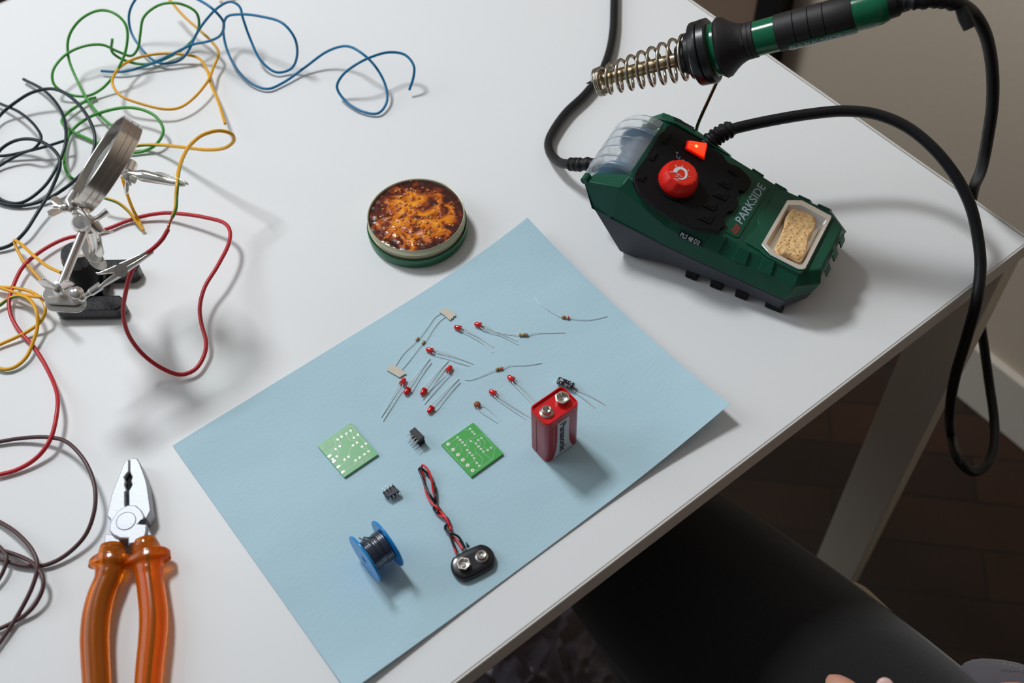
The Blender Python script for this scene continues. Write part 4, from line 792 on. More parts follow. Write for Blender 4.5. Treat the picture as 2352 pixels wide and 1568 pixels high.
b = MB(); b.box((0, 0, 0), (9, 7, 6), xf=lambda p: wb+AX*p.x+side*p.y+upn*(p.z+2)); b.build('holder_clamp', bkg, st, bevel=.8)
b = MB(); pts = []; turns = [0]; s1 = s_at(1370); s2 = s_at(1598); NT = 12.0; N = 480
for i in range(N+1):
    t_ = i/N*NT; f = (min(t_, 3.2)/3.2*.055) if t_ <= 3.2 else .055+(t_-3.2)/(NT-3.2)*.945
    s_ = s1+(s2-s1)*f; r_ = 8.8+6.3*f
    off = -upn*(1-f)*1.8
    pts.append(ix(s_)+off+(side*math.cos(2*PI*t_+.8)+upn*math.sin(2*PI*t_+.8))*r_)
b.tube(pts, 1.2, 8); b.build('spring', spring_m, st, smooth=60)
# strain-relief boots
def boot(P, r, name, parent, m_=rubber, rings_=5):
    L = crom(P, 8); n = len(L); rad = []
    for i in range(n): rad.append(r*(1-.12*i/n)*(1.0 if (i*rings_*2//n) % 2 == 0 else .84))
    b = MB(); b.tube(L, rad, 18); return b.build(name, m_, parent, smooth=30)
bR = atn(1652, 308, S(0, 42, 0), SV); 
boot([at(1618, 338, 55), at(1640, 318, 59), at(1658, 306, 61), at(1681, 295, 62)], 7.2, 'strain_relief', st, rings_=6)
mb = [at(1366, 379, 27), at(1330, 378, 24), at(1308, 377, 20)]
boot([S(-70, -2, 26), mb[0], mb[1], mb[2]], 5.8, 'strain_relief', st, rings_=7)
b = MB(); b.tube(crom([mb[1], mb[2], at(1285, 373, 13), at(1264, 350, 6), at(1261, 325, 4), at(1275, 295, 4), at(1303, 257, 4), at(1345, 217, 4), at(1380, 170, 4), at(1400, 120, 4), at(1409, 70, 4), at(1411, 20, 4), at(1412, -40, 4), at(1412, -120, 4)], 8), 3.7, 16); b.build('mains_cable', cable_m, st, smooth=60)
# ---------------------------------------------------------------- soldering iron in the holder
iron = thing('soldering_iron', (RGc.x, RGc.y, RGc.z-20), 'green and black soldering iron resting in the spring holder', 'soldering iron')
b = MB(); b.lathe([(.15, -2), (1.0, 1.5), (1.7, 5), (1.7, 12)], 16, ix(0), AX); b.build('tip', tip_m, iron)
b = MB(); b.lathe([(1.7, 8), (4.2, 10), (4.6, 12), (4.6, s_at(1585)), (3.9, s_at(1587)), (3.9, s_at(1612))], 28, ix(0), AX); b.build('barrel', barrel_m, iron)
b = MB(); q0 = s_at(1556); b.lathe([(4.7, q0), (8.5, q0+.5), (11.5, q0+6), (12.8, q0+12)], 32, ix(0), AX); b.build('heat_shield', bkg, iron)
e0 = s_at(1652)
b = MB(); b.lathe([(15, e0-5), (17.4, e0-4.5), (17.6, e0-3.5), (16.6, e0-2.5), (17.6, e0-1.5), (17.6, e0+2)], 40, ix(0), AX); b.build('collar', green_gl, iron)
bq = mat('black_soft_grip', (27, 25, 28), .55, bump=.15, bscale=1500)
x1, x2 = s_at(1737), s_at(1785); prof = [(14, e0), (18.6, e0+.6), (20.0, e0+2.4), (19.4, e0+5), (15.8, e0+9.5), (13.6, e0+13), (12.4, e0+16), (11.9, e0+18)]
s_ = e0+18
while s_ < x1-3.2: prof += [(11.9, s_), (11.5, s_+.25), (11.9, s_+.5), (11.9, s_+3.0)]; s_ += 3.2
prof += [(11.9, x1-.6), (11.4, x1)]
b = MB(); b.lathe(prof, 40, ix(0), AX); b.build('front_grip', bq, iron, smooth=50)
b = MB(); b.lathe([(10.9, x1-.3), (11.2, x1), (11.3, x2), (10.9, x2+.2)], 40, ix(0), AX); b.build('green_band', green_gl, iron)
x3 = s_at(1963); prof = [(11.3, x2), (11.9, x2+.5)]
s_ = x2+12
while s_ < x3-14: prof += [(11.9, s_), (11.3, s_+.35), (11.9, s_+.7)]; s_ += 9.4
prof += [(11.9, x3-1), (11.4, x3)]
b = MB(); b.lathe(prof, 40, ix(0), AX); b.build('rear_grip', bq, iron, smooth=50)
ins_a = -upn*.55+(-V(FW)).normalized()*.0
def under(s_, ang, r=12.05): return ix(s_)+(upn*math.cos(ang)+side*math.sin(ang))*r
view = (CW-ix((x2+x3)/2)).normalized(); vu = view.dot(upn); vs2 = view.dot(side); va = math.atan2(vs2, vu); below = va+1.15 if under(x2, va+1.15).z < under(x2, va-1.15).z else va-1.15
sg_ = 1 if below > va else -1
b = MB(); b.rings([[under(s_, below-.34+.68*j/8, 12.0+r_) for j in range(9)]+[under(s_, below+.34-.68*j/8, 11.0) for j in range(9)] for s_, r_ in ((x2+6, .1), (x2+8, .5), (x3-2, .5), (x3, .1))]); ip = b.build('name_inlay', green_gl, iron, smooth=50)
mid_s = (x2+x3)/2; tn = (upn*math.cos(below-sg_*.1)+side*math.sin(below-sg_*.1)); text('PARKSIDE', 'lettering', 4.6, frame(ix(mid_s)+tn*12.62, AX, tn.cross(AX)), grey_ink, ip, ext=.04, bold=.1, width=34)
x4 = s_at(2032)
b = MB(); b.lathe([(11.2, x3-.2), (11.4, x3), (11.4, x4-8), (11.2, x4-6), (11.2, x4-3), (9.6, x4+1.5), (8.0, x4+4)], 40, ix(0), AX); b.build('green_sleeve', green_gl, iron)
END = ix(x4+3)
bp_ = [END, ix(x4+12), at(2100, 4, END.z+6), at(2150, 0, END.z+6), at(2195, 8, END.z+2)]
boot([END-AX*2, ix(x4+14)], 9.2, 'end_boot', iron, rings_=1)
boot([ix(x4+10)]+bp_[2:], 5.6, 'cable_boot', iron, rings_=7)
p0 = at(2206, 18, END.z); p1_ = at(2228, 66, END.z-8); d = (p1_-p0)
b = MB(); b.tube([p0-d*.2, p0+d*.5, p0+d*.98, p0+d*1.0], [3.2, 4.4, 4.0, 2.0], 12); b.build('hanging_loop', rubber, iron, smooth=30)
zc = END.z
cab = [at(2150, -1, zc+5), at(2200, 8, zc+2), at(2235, 30, zc-10), at(2262, 75, zc-24), at(2278, 150, zc-50), at(2280, 230, zc-76), at(2268, 320, zc-110), at(2255, 385, zc-140),
       atx(2235, 440, 14), atx(2225, 520, 22), atx(2230, 620, 30), atx(2245, 700, 36), atx(2258, 780, 40), atx(2272, 880, 34), atx(2283, 960, 20), atx(2284, 1020, 0), atx(2268, 1065, -22), atx(2238, 1083, -40), atx(2205, 1060, -56), aty(2185, 1000, -22), aty(2182, 940, -20), aty(2195, 860, -17), aty(2222, 770, -13), aty(2243, 690, -9), at(2252, 610, 10), at(2245, 540, 22), at(2228, 470, 36), at(2195, 405, 48), at(2145, 342, 58), at(2080, 290, 64), at(2010, 262, 66), at(1940, 255, 66), at(1860, 262, 65), at(1770, 277, 63), at(1700, 292, 62), at(1660, 303, 61)]
b = MB(); b.tube(crom(cab, 8), 4.1, 16); ic = b.build('cable', cable_m, iron, smooth=60)
text('H05RN-F  3G1.0mm²   VDE  CE', 'cable_print', 2.4, frame(aty(2183, 935, -24.4), aty(2195, 860, -24)-aty(2182, 940, -24), (-1, 0, 0)), mat('faint_cable_print', (78, 84, 96), .5), ic, ext=.0) if False else None
# ---------------------------------------------------------------- helping hand with magnifier
hh = thing('helping_hand', at(200, 690, 0), 'chrome helping hand with magnifying glass on a black cast iron base', 'helping hand')
e1 = V(RW.x, RW.y, 0).normalized(); e2 = V(-e1.y, e1.x, 0)
HO = at(130, 735, 0)
def Hp(a, b_, z): return HO+e1*a+e2*b_+V(0, 0, z)
def barp(a0_, a1_, b0_, b1_, z0_, z1_, ch=4):
    return [(a0_+ch, b0_), (a1_-ch, b0_), (a1_, b0_+ch), (a1_, b1_-ch), (a1_-ch, b1_), (a0_+ch, b1_), (a0_, b1_-ch), (a0_, b0_+ch)]
b = MB(); L0 = 49.5
p8 = barp(0, L0, 0, 13.5, 0, 11); b.rings([[Hp(x, y, 0) for x, y in p8], [Hp(x, y, 9.5) for x, y in p8], [Hp(L0/2+(x-L0/2)*.965, 6.75+(y-6.75)*.9, 11) for x, y in p8]])
ra, rb_ = toH = ((at(318, 640, 4)-HO).dot(e1), (at(300, 650, 0)-HO).dot(e2))
p8 = barp(5, ra+.5, rb_, rb_+14, 0, 11); cxm = (5+ra)/2; b.rings([[Hp(x, y, 0) for x, y in p8], [Hp(x, y, 9.5) for x, y in p8], [Hp(cxm+(x-cxm)*.965, rb_+7+(y-rb_-7)*.9, 11) for x, y in p8]])
b.build('base_foot', cast_m, hh, smooth=25, bevel=1)
b = MB(); b.rings([[Hp(20+5.5*math.cos(t_), 12+10*math.sin(t_), 5) for t_ in [2*PI*j/16 for j in range(16)]], [Hp(20+10*math.cos(t_), rb_/2+8+14*math.sin(t_), 13) for t_ in [2*PI*j/16 for j in range(16)]], [Hp(19+11*math.cos(t_), rb_-3+12*math.sin(t_), 21) for t_ in [2*PI*j/16 for j in range(16)]], [Hp(15+8.5*math.cos(t_), rb_-1+8.5*math.sin(t_), 30) for t_ in [2*PI*j/16 for j in range(16)]], [Hp(15+6*math.cos(t_), rb_-1+6*math.sin(t_), 33) for t_ in [2*PI*j/16 for j in range(16)]]])
b.box((0, 0, 0), (16, 16, 20), xf=lambda p: Hp(p.x+25, p.y+rb_/2+7, p.z*.5+7))
b.build('base_column', cast_s, hh, smooth=60, bevel=2)
tc_ = at(166, 575, 38); b = MB(); b.rings([[V(tc_.x, tc_.y, 0)+(e1*math.cos(t_)*(9.5)+e2*math.sin(t_)*10)*f_+V(0, 0, z_) for t_ in [2*PI*j/20 for j in range(20)]] for f_, z_ in ((.9, 0), (1.0, 14), (1.0, 34), (.88, 37))]); b.build('base_post', cast_m, hh, smooth=40)
# rod
P1 = at(143, 650, 84); P2 = at(200, 510, 104)
dr_ = (P2-P1).normalized(); b = MB(); b.tube([P1-dr_*1, P2], 2.75, 20); b.build('rod', chrome, hh, smooth=60)
TOv = (CW-P2).normalized()
def capd(c_, r_, h_, ax_, nm='joint_cap'):
    b = MB(); b.lathe([(r_*.7, -h_), (r_, -h_*.6), (r_, 0), (r_*.8, h_*.35), (.1, h_*.45)], 24, c_, ax_); return b.build(nm, chrome, hh, smooth=50)
capd(at(184, 512, 108), 5.4, 5, (TOv+V(0, 0, .6)).normalized())
def stadium(c_, dx_, dy_, L_, w_, th_, nm='clamp_plate', hole=True):
    n_ = dx_.cross(dy_).normalized(); pts_ = []
    for i in range(13): a_ = -PI/2+PI*i/12; pts_.append(c_+dx_*(L_/2+w_*math.cos(a_))+dy_*(w_*math.sin(a_)))
    for i in range(13): a_ = PI/2+PI*i/12; pts_.append(c_+dx_*(-L_/2+w_*math.cos(a_))+dy_*(w_*math.sin(a_)))
    b = MB(); b.slab(pts_, n_*th_); o_ = b.build(nm, chrome, hh, smooth=30, bevel=.35); return o_
def wingnut(c_, up_, dx_, s_=1.0):
    up_ = up_.normalized(); dx_ = (dx_-up_*dx_.dot(up_)).normalized(); dy_ = up_.cross(dx_); b = MB()
    b.lathe([(3.4*s_, 0), (3.2*s_, 1.5*s_), (2.2*s_, 4.5*s_), (1.3*s_, 4.8*s_)], 18, c_, up_)
    for g in (-1, 1):
        R_ = []
        for t_, w_, z_, h_ in ((1.2, .7, 2.6, 2.2), (3.2, .55, 4.4, 2.9), (5.6, .5, 6.8, 3.2), (8.0, .5, 8.6, 3.0), (9.6, .4, 9.0, 1.6)):
            cc1 = c_+dx_*(g*t_*s_)+up_*(z_*s_)
            R_.append([cc1+dy_*(w_*s_*math.cos(q_))+(up_*.8-dx_*g*.55).normalized()*(h_*s_*math.sin(q_)) for q_ in [2*PI*j/14 for j in range(14)]])
        b.rings(R_)
    o_ = b.build('wing_nut', chrome, hh, smooth=60)
    b = MB(); b.lathe([(1.15*s_, -3*s_), (1.15*s_, 7.5*s_), (.9*s_, 8.1*s_)], 12, c_, up_); b.build('screw', steel, o_)
# lower joint: two plates, wing nut
imx = (at(200, 660, 84)-at(140, 660, 84)).normalized(); UPc = (V(0, 0, 1)*.8+TOv*.5).normalized(); imy = UPc.cross(imx).normalized(); imx = imy.cross(UPc).normalized()
stadium(at(146, 680, 86), imx, imy, 13, 6.0, 1.3); stadium(at(151, 697, 82), imx, imy, 13, 6.0, 1.3)
wingnut(at(135, 668, 92), (UPc+imy*.25), imx, 1.05)
capd(at(175, 672, 90), 4.3, 3.5, UPc, 'ball_joint')
b = MB(); b.ball(at(188, 683, 87), 3.0, 14); b.build('ball_joint', chrome, hh, smooth=180)
# crocodile clips
def croc(J, T_, upv, name, cone=False):
    d = (T_-J).normalized(); L_ = (T_-J).length; u_ = (upv-d*upv.dot(d)).normalized(); s__ = d.cross(u_)
    if cone:
        b = MB(); b.lathe([(1.5, 0), (1.5, .13*L_), (2.3, .15*L_), (2.3, .24*L_), (3.3, .30*L_), (3.9, .36*L_), (3.8, .42*L_), (3.1, .66*L_), (2.2, .92*L_), (1.9, .96*L_), (1.2, L_)], 22, J, d); o_ = b.build(name, chrome, hh, smooth=40)
        b = MB()
        q_ = [J+d*(L_*f_)-s__*h_ for f_, h_ in ((.40, 2.6), (.60, 4.6), (.80, 4.2), (.98, 2.6), (1.04, 1.6), (1.04, .2), (.9, .6), (.5, 1.0))]
        b.slab([p-u_*1.6 for p in q_], u_*3.0); b.build('lower_jaw', steel, o_, smooth=30, bevel=.4); return o_
    b = MB()
    b.tube([J, J+d*L_*.14, J+d*L_*.16, J+d*L_*.30], [1.6, 1.6, 2.5, 2.7], 14)
    def sec(f, w_, h_, y0): c_ = J+d*(L_*f)+u_*y0; return [c_-s__*w_+u_*h_, c_-s__*w_, c_-s__*w_*.5-u_*h_*.5, c_+s__*w_*.5-u_*h_*.5, c_+s__*w_, c_+s__*w_+u_*h_, c_+s__*(w_-.5)+u_*h_, c_-s__*(w_-.5)+u_*h_] 
    b.rings([sec(.26, 2.6, 1.2, -1.0), sec(.40, 3.2, 2.2, -1.0), sec(.55, 3.4, 2.8, -1.2), sec(.75, 3.0, 1.8, -1.2), sec(.98, 2.0, 1.2, -.9), sec(1.0, 1.6, .8, -.7)])
    o_ = b.build(name, chrome, hh, smooth=25, bevel=.25)
    b = MB(); b.rings([sec(.34, 2.6, .9, 7.4), sec(.37, 2.7, 1.0, 6.2), sec(.52, 3.0, 3.0, 2.6), sec(.62, 3.0, 2.6, 2.2), sec(.80, 2.8, 2.0, 1.2), sec(.99, 2.0, 1.2, .7), sec(1.0, 1.4, .8, .7)]); b.build('upper_jaw', chrome, o_, smooth=25, bevel=.25)
    b = MB(); 
    for g in (-1, 1):
        b.lathe([(4.2, 0), (4.2, .5), (.1, .5)], 24, J+d*L_*.58+u_*.9+s__*g*2.9, s__*g)
        b.lathe([(1.0, .5), (1.0, .9), (.1, .9)], 14, J+d*L_*.58+u_*.9+s__*g*2.9, s__*g)
    b.build('hinge_plate', steel, o_, smooth=30)
    for i in range(5):
        f_ = .80+.045*i; b = MB(); b.lathe([(.9, 0), (.05, 1.2)], 4, J+d*L_*f_+u_*.1-s__*1.7, u_); b.lathe([(.9, 0), (.05, 1.2)], 4, J+d*L_*f_+u_*.1+s__*1.7, u_); b.build('tooth', chrome, o_, smooth=0)
    return o_
croc(at(180, 690, 84), at(352, 576, 93), (V(0, 0, 1)*.6+e2*.75), 'crocodile_clip')
croc(at(276, 392, 106), at(424, 424, 108), (V(0, 0, 1)*.9-e2*.5), 'crocodile_clip', True)
# upper clip's joint
b = MB(); b.tube([at(300, 375, 106), at(290, 398, 106)], [5.0, 5.0], 20); b.build('ball_joint', chrome, hh, bevel=.5)
wingnut(at(292, 404, 104), (-imy*.8+imx*.35), imx*.6+UPc*.8, .9)
b = MB(); b.tube([at(284, 388, 105), at(262, 402, 108)], 2.4, 14); b.build('link_rod', chrome, hh)
# joint to the base column
stadium(at(205, 565, 66), (at(225, 600, 60)-at(200, 535, 72)).normalized(), imx, 12, 5.6, 1.4)
stadium(at(216, 585, 58), (at(225, 600, 56)-at(200, 550, 66)).normalized(), imx, 11, 5.6, 1.4)
b = MB(); b.tube([at(186, 582, 44), at(205, 578, 52), at(216, 576, 56)], 3.4, 16); b.build('base_stub', chrome, hh)
b = MB(); b.tube([at(205, 528, 98), at(214, 560, 80), at(212, 580, 64)], 3.0, 16); b.build('link_rod', chrome, hh)
stadium(at(226, 560, 74), (at(240, 590, 66)-at(228, 530, 84)).normalized(), (TOv+imx).normalized(), 10, 4.6, 1.3)
wingnut(at(214, 530, 92), imx+UPc*.3, UPc-imy*.3, .95)
# magnifier
MC = at(243, 377, 122); AXm = (RW*.835-UW*.53)+FW*.53; AXm.normalize(); Rm = 32.2
b = MB(); hB = 6.2
b.lathe([(Rm-1.1, -hB), (Rm-.3, -hB-.5), (Rm+.6, -hB), (Rm+.6, -1.5), (Rm+.1, -1.1), (Rm+.6, -.7), (Rm+.6, 2.4), (Rm+.1, 2.8), (Rm+.6, 3.2), (Rm+.6, hB), (Rm-.2, hB+.4), (Rm-1.1, hB), (Rm-1.1, -hB)], 96, MC, AXm, caps=False); mg = b.build('magnifier_rim', ringst, hh, smooth=40)
b = MB(); N = 12; prof = [(max(.05, (Rm-1.2)*i/N), -1.0-4.2*(1-(i/N)**2)) for i in range(N+1)]+[((Rm-1.2)*(1-i/N)+.0 if i < N else .05, 1.0+4.2*(1-((N-i)/N)**2)) for i in range(N+1)]
b.lathe(prof, 64, MC, AXm, caps=True); b.build('lens', glass_m, mg, smooth=60)
b = MB(); b.box((0, 0, 0), (5, 8, 6), xf=lambda p: at(176, 486, 110)+imx*p.x+UPc*p.y*.6+imy*p.z); b.build('rim_lug', chrome, hh, bevel=.8)
stadium(at(190, 497, 110), (at(206, 520, 108)-at(174, 474, 112)).normalized(), (imx*.6+UPc*.5).normalized(), 9, 4.2, 1.3)
wingnut(at(152, 478, 112), (-imx+UPc*.2), (UPc*.4-imy*.9), .95)
b = MB(); b.tube([at(150, 478, 112), at(185, 488, 110)], 1.8, 12); b.build('screw', steel, hh)
b = MB(); b.tube([at(172, 440, 116), at(160, 462, 114), at(168, 480, 112)], [2.6, 3.2, 2.6], 12); b.build('rim_clamp', chrome, hh)
b = MB(); b.tube([at(208, 508, 106), at(226, 500, 108), at(247, 484, 110)], [1.7, 1.7, 2.1], 12); b.build('tommy_screw', steel, hh)
b = MB(); b.tube([at(196, 500, 108), at(212, 512, 104), at(228, 530, 98)], [3.6, 4.2, 3.6], 16); b.build('swivel', chrome, hh)
# ---------------------------------------------------------------- pliers
zp = lambda x, y: (x/2.215, 860+y/2.215)
plr = thing('pliers', at(*zp(660, 720), 0), 'combination pliers with translucent orange handles lying at the front left', 'pliers')
plm = mat('satin_chrome_pliers', (186, 190, 197), .5, metal=.45, bump=.15, bscale=700)
HZ = 11.0
def plate(px, z0_, z1_, nm, m_=plm, bev=.7, ins=.88):
    P = [at(*zp(*q), z1_) for q in px]; c_ = sum(P, Vector())/len(P); P = P if True else P
    b = MB(); b.rings([[V(p.x, p.y, z0_) for p in P], [V(p.x, p.y, z1_-1.2) for p in P], [V(c_.x+(p.x-c_.x)*.995, c_.y+(p.y-c_.y)*.995, z1_) for p in P]]); return b.build(nm, m_, plr, smooth=20, bevel=bev)
plate([(656,428),(640,432),(625,460),(607,505),(585,560),(565,615),(548,690),(543,718),(562,738),(558,760),(585,800),(640,790),(655,700),(636,662),(636,598),(646,588),(635,560),(640,540),(632,520),(648,500),(656,490)], .4, HZ, 'left_jaw')
plate([(659,428),(672,423),(697,423),(710,445),(728,490),(742,530),(750,560),(768,690),(745,735),(700,715),(656,700),(655,662),(654,590),(672,560),(665,540),(672,520),(662,500),(659,490)], .4, HZ-.6, 'right_jaw')
plate([(650,662),(690,663),(720,690),(735,720),(728,738),(702,758),(746,760),(744,800),(735,828),(715,850),(652,862),(652,832),(610,832),(575,815),(556,795),(555,765),(570,735),(600,690)], .4, HZ+.5, 'pivot_plate')
plate([(533,810),(575,812),(612,838),(608,868),(540,870),(528,864)], 1.5, HZ-2, 'left_tang')
plate([(650,835),(745,765),(770,810),(772,840),(720,862),(652,868)], 1.5, HZ-2.2, 'right_tang')
b = MB(); b.lathe([(6.2, 0), (6.2, .35), (5.8, .5), (5.6, .35), (.1, .45)], 40, at(*zp(641, 745), HZ+.4)); b.build('pivot', plm, plr, smooth=30)
b = MB(); b.slab([at(*zp(*q), HZ-3.5) for q in ((640,500),(668,500),(672,560),(656,590),(640,590),(632,540))], V(0, 0, .3)); b.build('grip_hole', mat('dark_gap', (12, 12, 14), .8), plr, smooth=0)
b = MB(); b.slab([at(*zp(*q), HZ+.6) for q in ((702,758),(746,760),(738,735),(715,738))], V(0, 0, .15)); b.build('wire_cutter_notch', MATS['dark_gap'], plr, smooth=0)
orange_h = mat('translucent_orange_plastic', (255, 134, 8), .2, trans=.75, ior=1.25, coat=.3); shank = mat('dark_steel_shank', (60, 44, 38), .45, metal=.7)
def handle(ctr_, rad_, nm, core):
    P = [at(*zp(x, y), z) for x, y, z in ctr_]; L = crom(P, 6); rr2 = []
    for i in range(len(L)):
        f = i/6; k0_ = min(int(f), len(rad_)-2); rr2.append(lerp(rad_[k0_], rad_[k0_+1], f-k0_))
    b = MB()
    T = [(L[min(i+1, len(L)-1)]-L[max(i-1, 0)]).normalized() for i in range(len(L))]
    R_ = []
    for p, t_, r_ in zip(L, T, rr2):
        n_ = V(-t_.y, t_.x, 0).normalized(); R_.append([p+n_*(r_*math.cos(q_))+V(0, 0, 1)*(min(r_*.86, p.z-.3)*math.sin(q_)) for q_ in [2*PI*j/22 for j in range(22)]])
    b.rings(R_); o_ = b.build(nm, orange_h, plr, smooth=60)
    b = MB(); b.tube([p-V(0, 0, 0) for p in L[3:-4]], [core]*len(rr2[3:-4]), 10); b.build('steel_core', shank, o_, smooth=60)
handle([(735,845,7),(742,880,7),(748,908,8),(752,924,8),(753,952,8),(755,972,7.5),(759,1020,7.5),(772,1120,7.5),(782,1230,7.5),(776,1350,7.5),(765,1450,7.5),(755,1560,7.5),(745,1700,7.5),(735,1860,7.5),(730,1990,7.5)], [7,8.4,8.8,13.6,13.9,9.0,8.0,8.2,8.4,8.2,8.0,7.8,7.6,7.2,4.5], 'handle', 1.1)
handle([(570,870,7),(568,900,7),(566,922,8),(564,938,8),(563,966,8),(561,988,7.5),(548,1040,7.5),(516,1120,7.5),(492,1220,7.5),(482,1330,7.5),(485,1440,7.5),(492,1560,7.5),(500,1700,7.5),(505,1860,7.5),(505,1990,7.5)], [7,8.0,8.6,13.0,13.4,9.0,8.0,8.2,8.4,8.4,8.2,8.0,7.8,7.2,4.5], 'handle', 4.2)
# ---------------------------------------------------------------- stool, person, plastic bag
sx0, sy0 = -400, -290
st2 = thing('stool', (-390, -260, FZ), 'cream stool just showing beside the thigh of the seated person', 'stool')
cream = mat('cream_painted_wood', (206, 192, 166), .5)
def seatr(w_, r_, z_): return [V(-367+p[0], -256+p[1], z_) for p in rrect(w_, w_, r_, 8)]
b = MB(); b.rings([seatr(424, 22, -318), seatr(436, 28, -314), seatr(440, 30, -306), seatr(440, 30, -300), seatr(436, 28, -293), seatr(428, 24, -290)]); b.build('seat', cream, st2, smooth=60)
for gx in (-1, 1):
    for gy in (-1, 1):
        b = MB(); b.tube([(-372+gx*150, -256+gy*150, -318), (-372+gx*175, -256+gy*175, FZ+1)], [18, 14], 16); b.build('leg', cream, st2)
# person: one continuous body, then clothes as children
def skin_body(name, nodes, edges, mt, parent, sub=2, root=0, flat=None):
    me = bpy.data.meshes.new(name); base = Vector(parent['_base']) if parent is not None else Vector((0, 0, 0))
    me.from_pydata([tuple((Vector(n[:3])-base)*MM) for n in nodes], edges, []); o = bpy.data.objects.new(name, me); COL.objects.link(o); me.materials.append(mt)
    m_ = o.modifiers.new('skin', 'SKIN'); m_.use_smooth_shade = True
    for i, n in enumerate(nodes):
        sv = me.skin_vertices[0].data[i]; rx = n[3]*MM; ry = (n[4] if len(n) > 4 else n[3])*MM; sv.radius = (rx, ry); sv.use_root = (i == root)
    s_ = o.modifiers.new('sub', 'SUBSURF'); s_.levels = sub; s_.render_levels = sub
    if parent is not None: o.parent = parent; o['_base'] = parent['_base']
    return o
pe = thing('person', (-380, -330, FZ), 'seated person in black trousers, one hand resting on the thigh', 'person')
trs = mat('black_denim', (20, 20, 23), .9, bump=.35, bscale=1100, sheen=.25)
skinm = mat('skin', (206, 150, 128), .5, bump=.1, bscale=700)
shirt = mat('charcoal_cotton', (64, 62, 68), .95, bump=.4, bscale=700, sheen=.3)
tro = [(-385, -385, -190, 120, 150), (-295, -310, -188, 110), (-293, -200, -195, 103), (-300, -80, -200, 97), (-309, 40, -204, 86), (-314, 110, -218, 66), (-302, 104, -300, 54), (-284, 66, -420, 50), (-276, 24, -540, 44), (-274, -6, -640, 42),
       (-480, -320, -196, 92), (-560, -250, -204, 84), (-640, -190, -208, 76), (-664, -170, -232, 66), (-668, -184, -340, 58), (-674, -200, -460, 54), (-678, -214, -560, 48), (-680, -222, -640, 46)]
skin_body('trousers', tro, [(0, 1), (1, 2), (2, 3), (3, 4), (4, 5), (5, 6), (6, 7), (7, 8), (8, 9), (0, 10), (10, 11), (11, 12), (12, 13), (13, 14), (14, 15), (15, 16), (16, 17)], trs, pe)
bodyn = [(-385, -392, -150, 95, 120), (-385, -412, -20, 110, 150), (-385, -424, 110, 112, 165), (-385, -430, 215, 100, 150), (-385, -428, 285, 55, 60), (-385, -420, 330, 50), (-385, -405, 380, 74), (-385, -398, 440, 84), (-385, -402, 500, 66),
         (-245, -432, 235, 52), (-195, -400, 120, 44), (-178, -340, 0, 38), (-205, -270, -62, 30), (-232, -222, -78, 24),
         (-525, -432, 235, 52), (-580, -400, 120, 44), (-590, -340, 0, 38), (-560, -270, -70, 30), (-545, -230, -96, 26)]
skin_body('body', bodyn, [(0, 1), (1, 2), (2, 3), (3, 4), (4, 5), (5, 6), (6, 7), (7, 8), (3, 9), (9, 10), (10, 11), (11, 12), (12, 13), (3, 14), (14, 15), (15, 16), (16, 17), (17, 18)], skinm, pe, root=0)
shn = [(n[0], n[1], n[2])+tuple(r_+7 for r_ in n[3:]) for n in bodyn[:4]]+[(-385, -428, 262, 70, 74)]+[(n[0], n[1], n[2])+tuple(r_+7 for r_ in n[3:]) for n in bodyn[9:13]]+[(n[0], n[1], n[2])+tuple(r_+7 for r_ in n[3:]) for n in bodyn[14:18]]
skin_body('sweater', shn, [(0, 1), (1, 2), (2, 3), (3, 4), (3, 5), (5, 6), (6, 7), (7, 8), (3, 9), (9, 10), (10, 11), (11, 12)], shirt, pe)
hem_m = mat('grey_worn_cotton', (92, 88, 96), .95, bump=.5, bscale=600, sheen=.3)
skin_body('shirt_hem', [(-300, -350, -150, 60, 60), tuple(at(2420, 1700, -150))+(38,), tuple(at(2345, 1618, -150))+(33,), tuple(at(2270, 1600, -152))+(29,), tuple(at(2180, 1588, -156))+(24,)], [(0, 1), (1, 2), (2, 3), (3, 4)], hem_m, pe)
b = MB(); rf = random.Random(4)
for i in range(26):
    p_ = at(2295+i*3.2, 1523+i*.7+rf.uniform(-1, 1), -122); b.tube([p_, p_+V(rf.uniform(-1.5, 1.5), rf.uniform(-.5, 1.5), rf.uniform(0, 1.5))], .25, 5)
fz = b.build('frayed_edge', mat('pale_green_thread', (150, 160, 140), .9), pe); fz['kind'] = 'stuff'
skin_body('hair', [(-385, -420, 420, 84), (-385, -412, 485, 90), (-385, -418, 520, 66)], [(0, 1), (1, 2)], mat('dark_brown_hair', (44, 30, 24), .7), pe)
for ex_ in (-28, 28):
    b = MB(); b.ball((-385+ex_, -322, 448), 10, 12); b.build('eye', mat('eye_white', (230, 228, 224), .2), pe, smooth=180)
b = MB(); b.tube([(-385, -322, 450), (-385, -306, 425), (-385, -312, 412)], [7, 11, 8], 10); b.build('nose', skinm, pe, smooth=180)
b = MB(); b.tube([(-407, -322, 396), (-385, -314, 393), (-363, -322, 396)], [3, 6, 3], 10); b.build('mouth', mat('lips', (170, 96, 88), .5), pe, smooth=180)
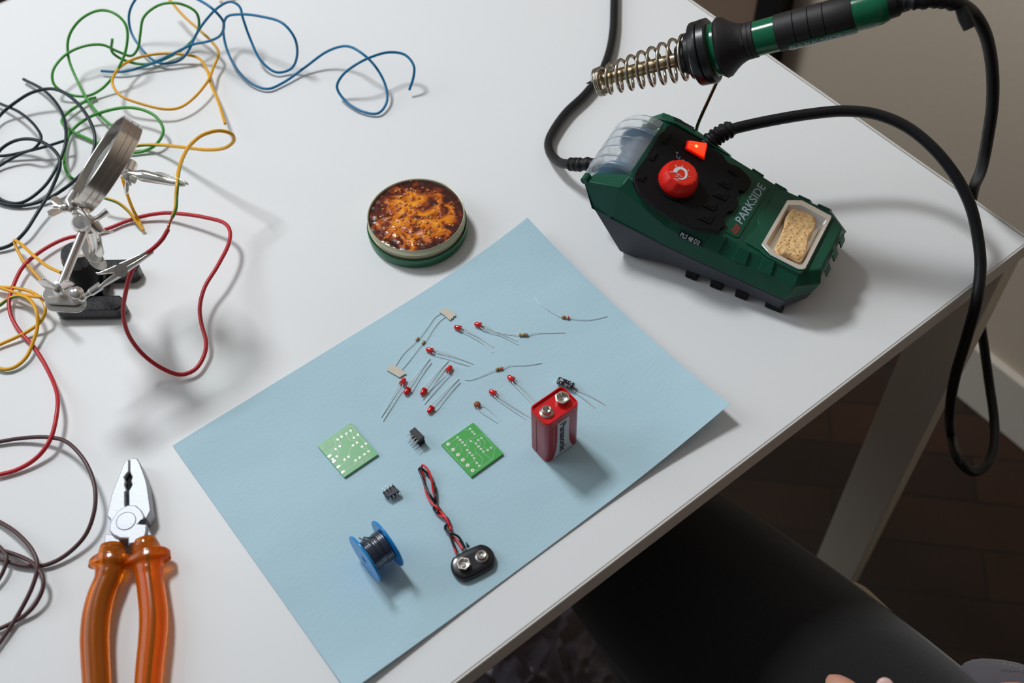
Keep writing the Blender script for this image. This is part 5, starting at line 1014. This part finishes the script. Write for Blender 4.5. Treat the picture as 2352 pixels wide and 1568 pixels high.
# hand on the thigh: palm and five fingers reaching to the lower frame edge
zh = -72
kn = {'index': (at(1985, 1665, zh-2), at(1960, 1602, zh+2), at(1925, 1577, zh-2), at(1898, 1576, zh-8)), 'thumb': (at(2045, 1680, zh), at(2040, 1620, zh+6), at(2033, 1576, zh+5))}
wr = V(-232, -222, -78)
pf = at(1960, 1745, zh-6)
skin_body('hand', [tuple(wr)+(24,), tuple(lerp(wr, pf, .45))+(30, 18), tuple(pf)+(34, 16)], [(0, 1), (1, 2)], skinm, pe)
def finger(P, r, nm='finger'):
    b = MB(); L = crom(P, 6); n = len(L); b.tube(L, [r*(1-.18*i/n) if i < n-3 else r*(.82-.26*(i-n+4)) for i in range(n)], 16); return b.build(nm, skinm, pe, smooth=180)
fi = finger([pf+V(0, 0, 2)]+list(kn['index']), 8.6)
th = finger([pf+V(4, -6, 6), kn['thumb'][0], kn['thumb'][1], kn['thumb'][2]], 10.2, 'thumb')
for k_, (dx_, ln) in enumerate(((60, 1.0), (110, .95), (160, .8))):
    finger([pf+V(-8*k_-10, -4-10*k_, 0), at(1925-dx_*.8, 1675+k_*16, zh), at(1860-dx_*.9, 1650+k_*22, zh-8), at(1840-dx_*.9, 1652+k_*24, zh-18)], 8.2-.5*k_)
nlp = kn['thumb'][2]; b = MB(); b.lathe([(.1, 1.2), (4.2, .9), (5.6, 0)], 18, nlp+(CW-nlp).normalized()*8.2, (CW-nlp).normalized()); b.build('thumb_nail', mat('nail', (232, 190, 182), .3, coat=.4), th, smooth=180)
for sx_, sy_ in ((-274, -52), (-680, -182)):
    b = MB(); b.rings([[V(sx_+46*w_*math.cos(t_), sy_+y0_+34*w_*0, FZ+2+h_*(.5+.5*math.sin(t_))) for t_ in [2*PI*j/20 for j in range(20)]] for y0_, w_, h_ in ((-105, .5, 50), (-95, .8, 80), (-40, .95, 88), (20, 1.0, 70), (80, 1.0, 52), (120, .8, 42), (134, .4, 26))]); b.build('shoe', mat('black_shoe_leather', (18, 17, 18), .4), pe, smooth=60)
# crumpled plastic bag on the floor
M = mat('clear_bag_film', (150, 140, 158), .08, spec=.8, coat=.5, alpha=.32)
b = MB(); rn = random.Random(9); c_ = V(-292, 196, FZ); R_ = []
from mathutils import noise
for i in range(34):
    row = []
    for j in range(34):
        u_, v_ = (i/33-.5)*2, (j/33-.5)*2; e_ = max(0, 1-(u_*u_+v_*v_)*.55)
        h_ = 14+95*e_*abs(noise.noise(V(u_*2.3, v_*2.3, 1.7)))+40*abs(noise.noise(V(u_*6, v_*6, 4)))*e_
        row.append(V(c_.x+u_*120+22*noise.noise(V(u_*3, v_*3, 9)), c_.y+v_*95+22*noise.noise(V(v_*3, u_*3, 5)), FZ+h_*e_+2))
    R_.append(row)
b.rings(R_, closed=False, caps=False); bg_ = b.build('plastic_bag', M, smooth=30); tag(bg_, 'crumpled clear plastic bag on the dark floor below the table edge', 'bag')
for o in bpy.data.objects:
    if '_base' in o.keys(): del o['_base']
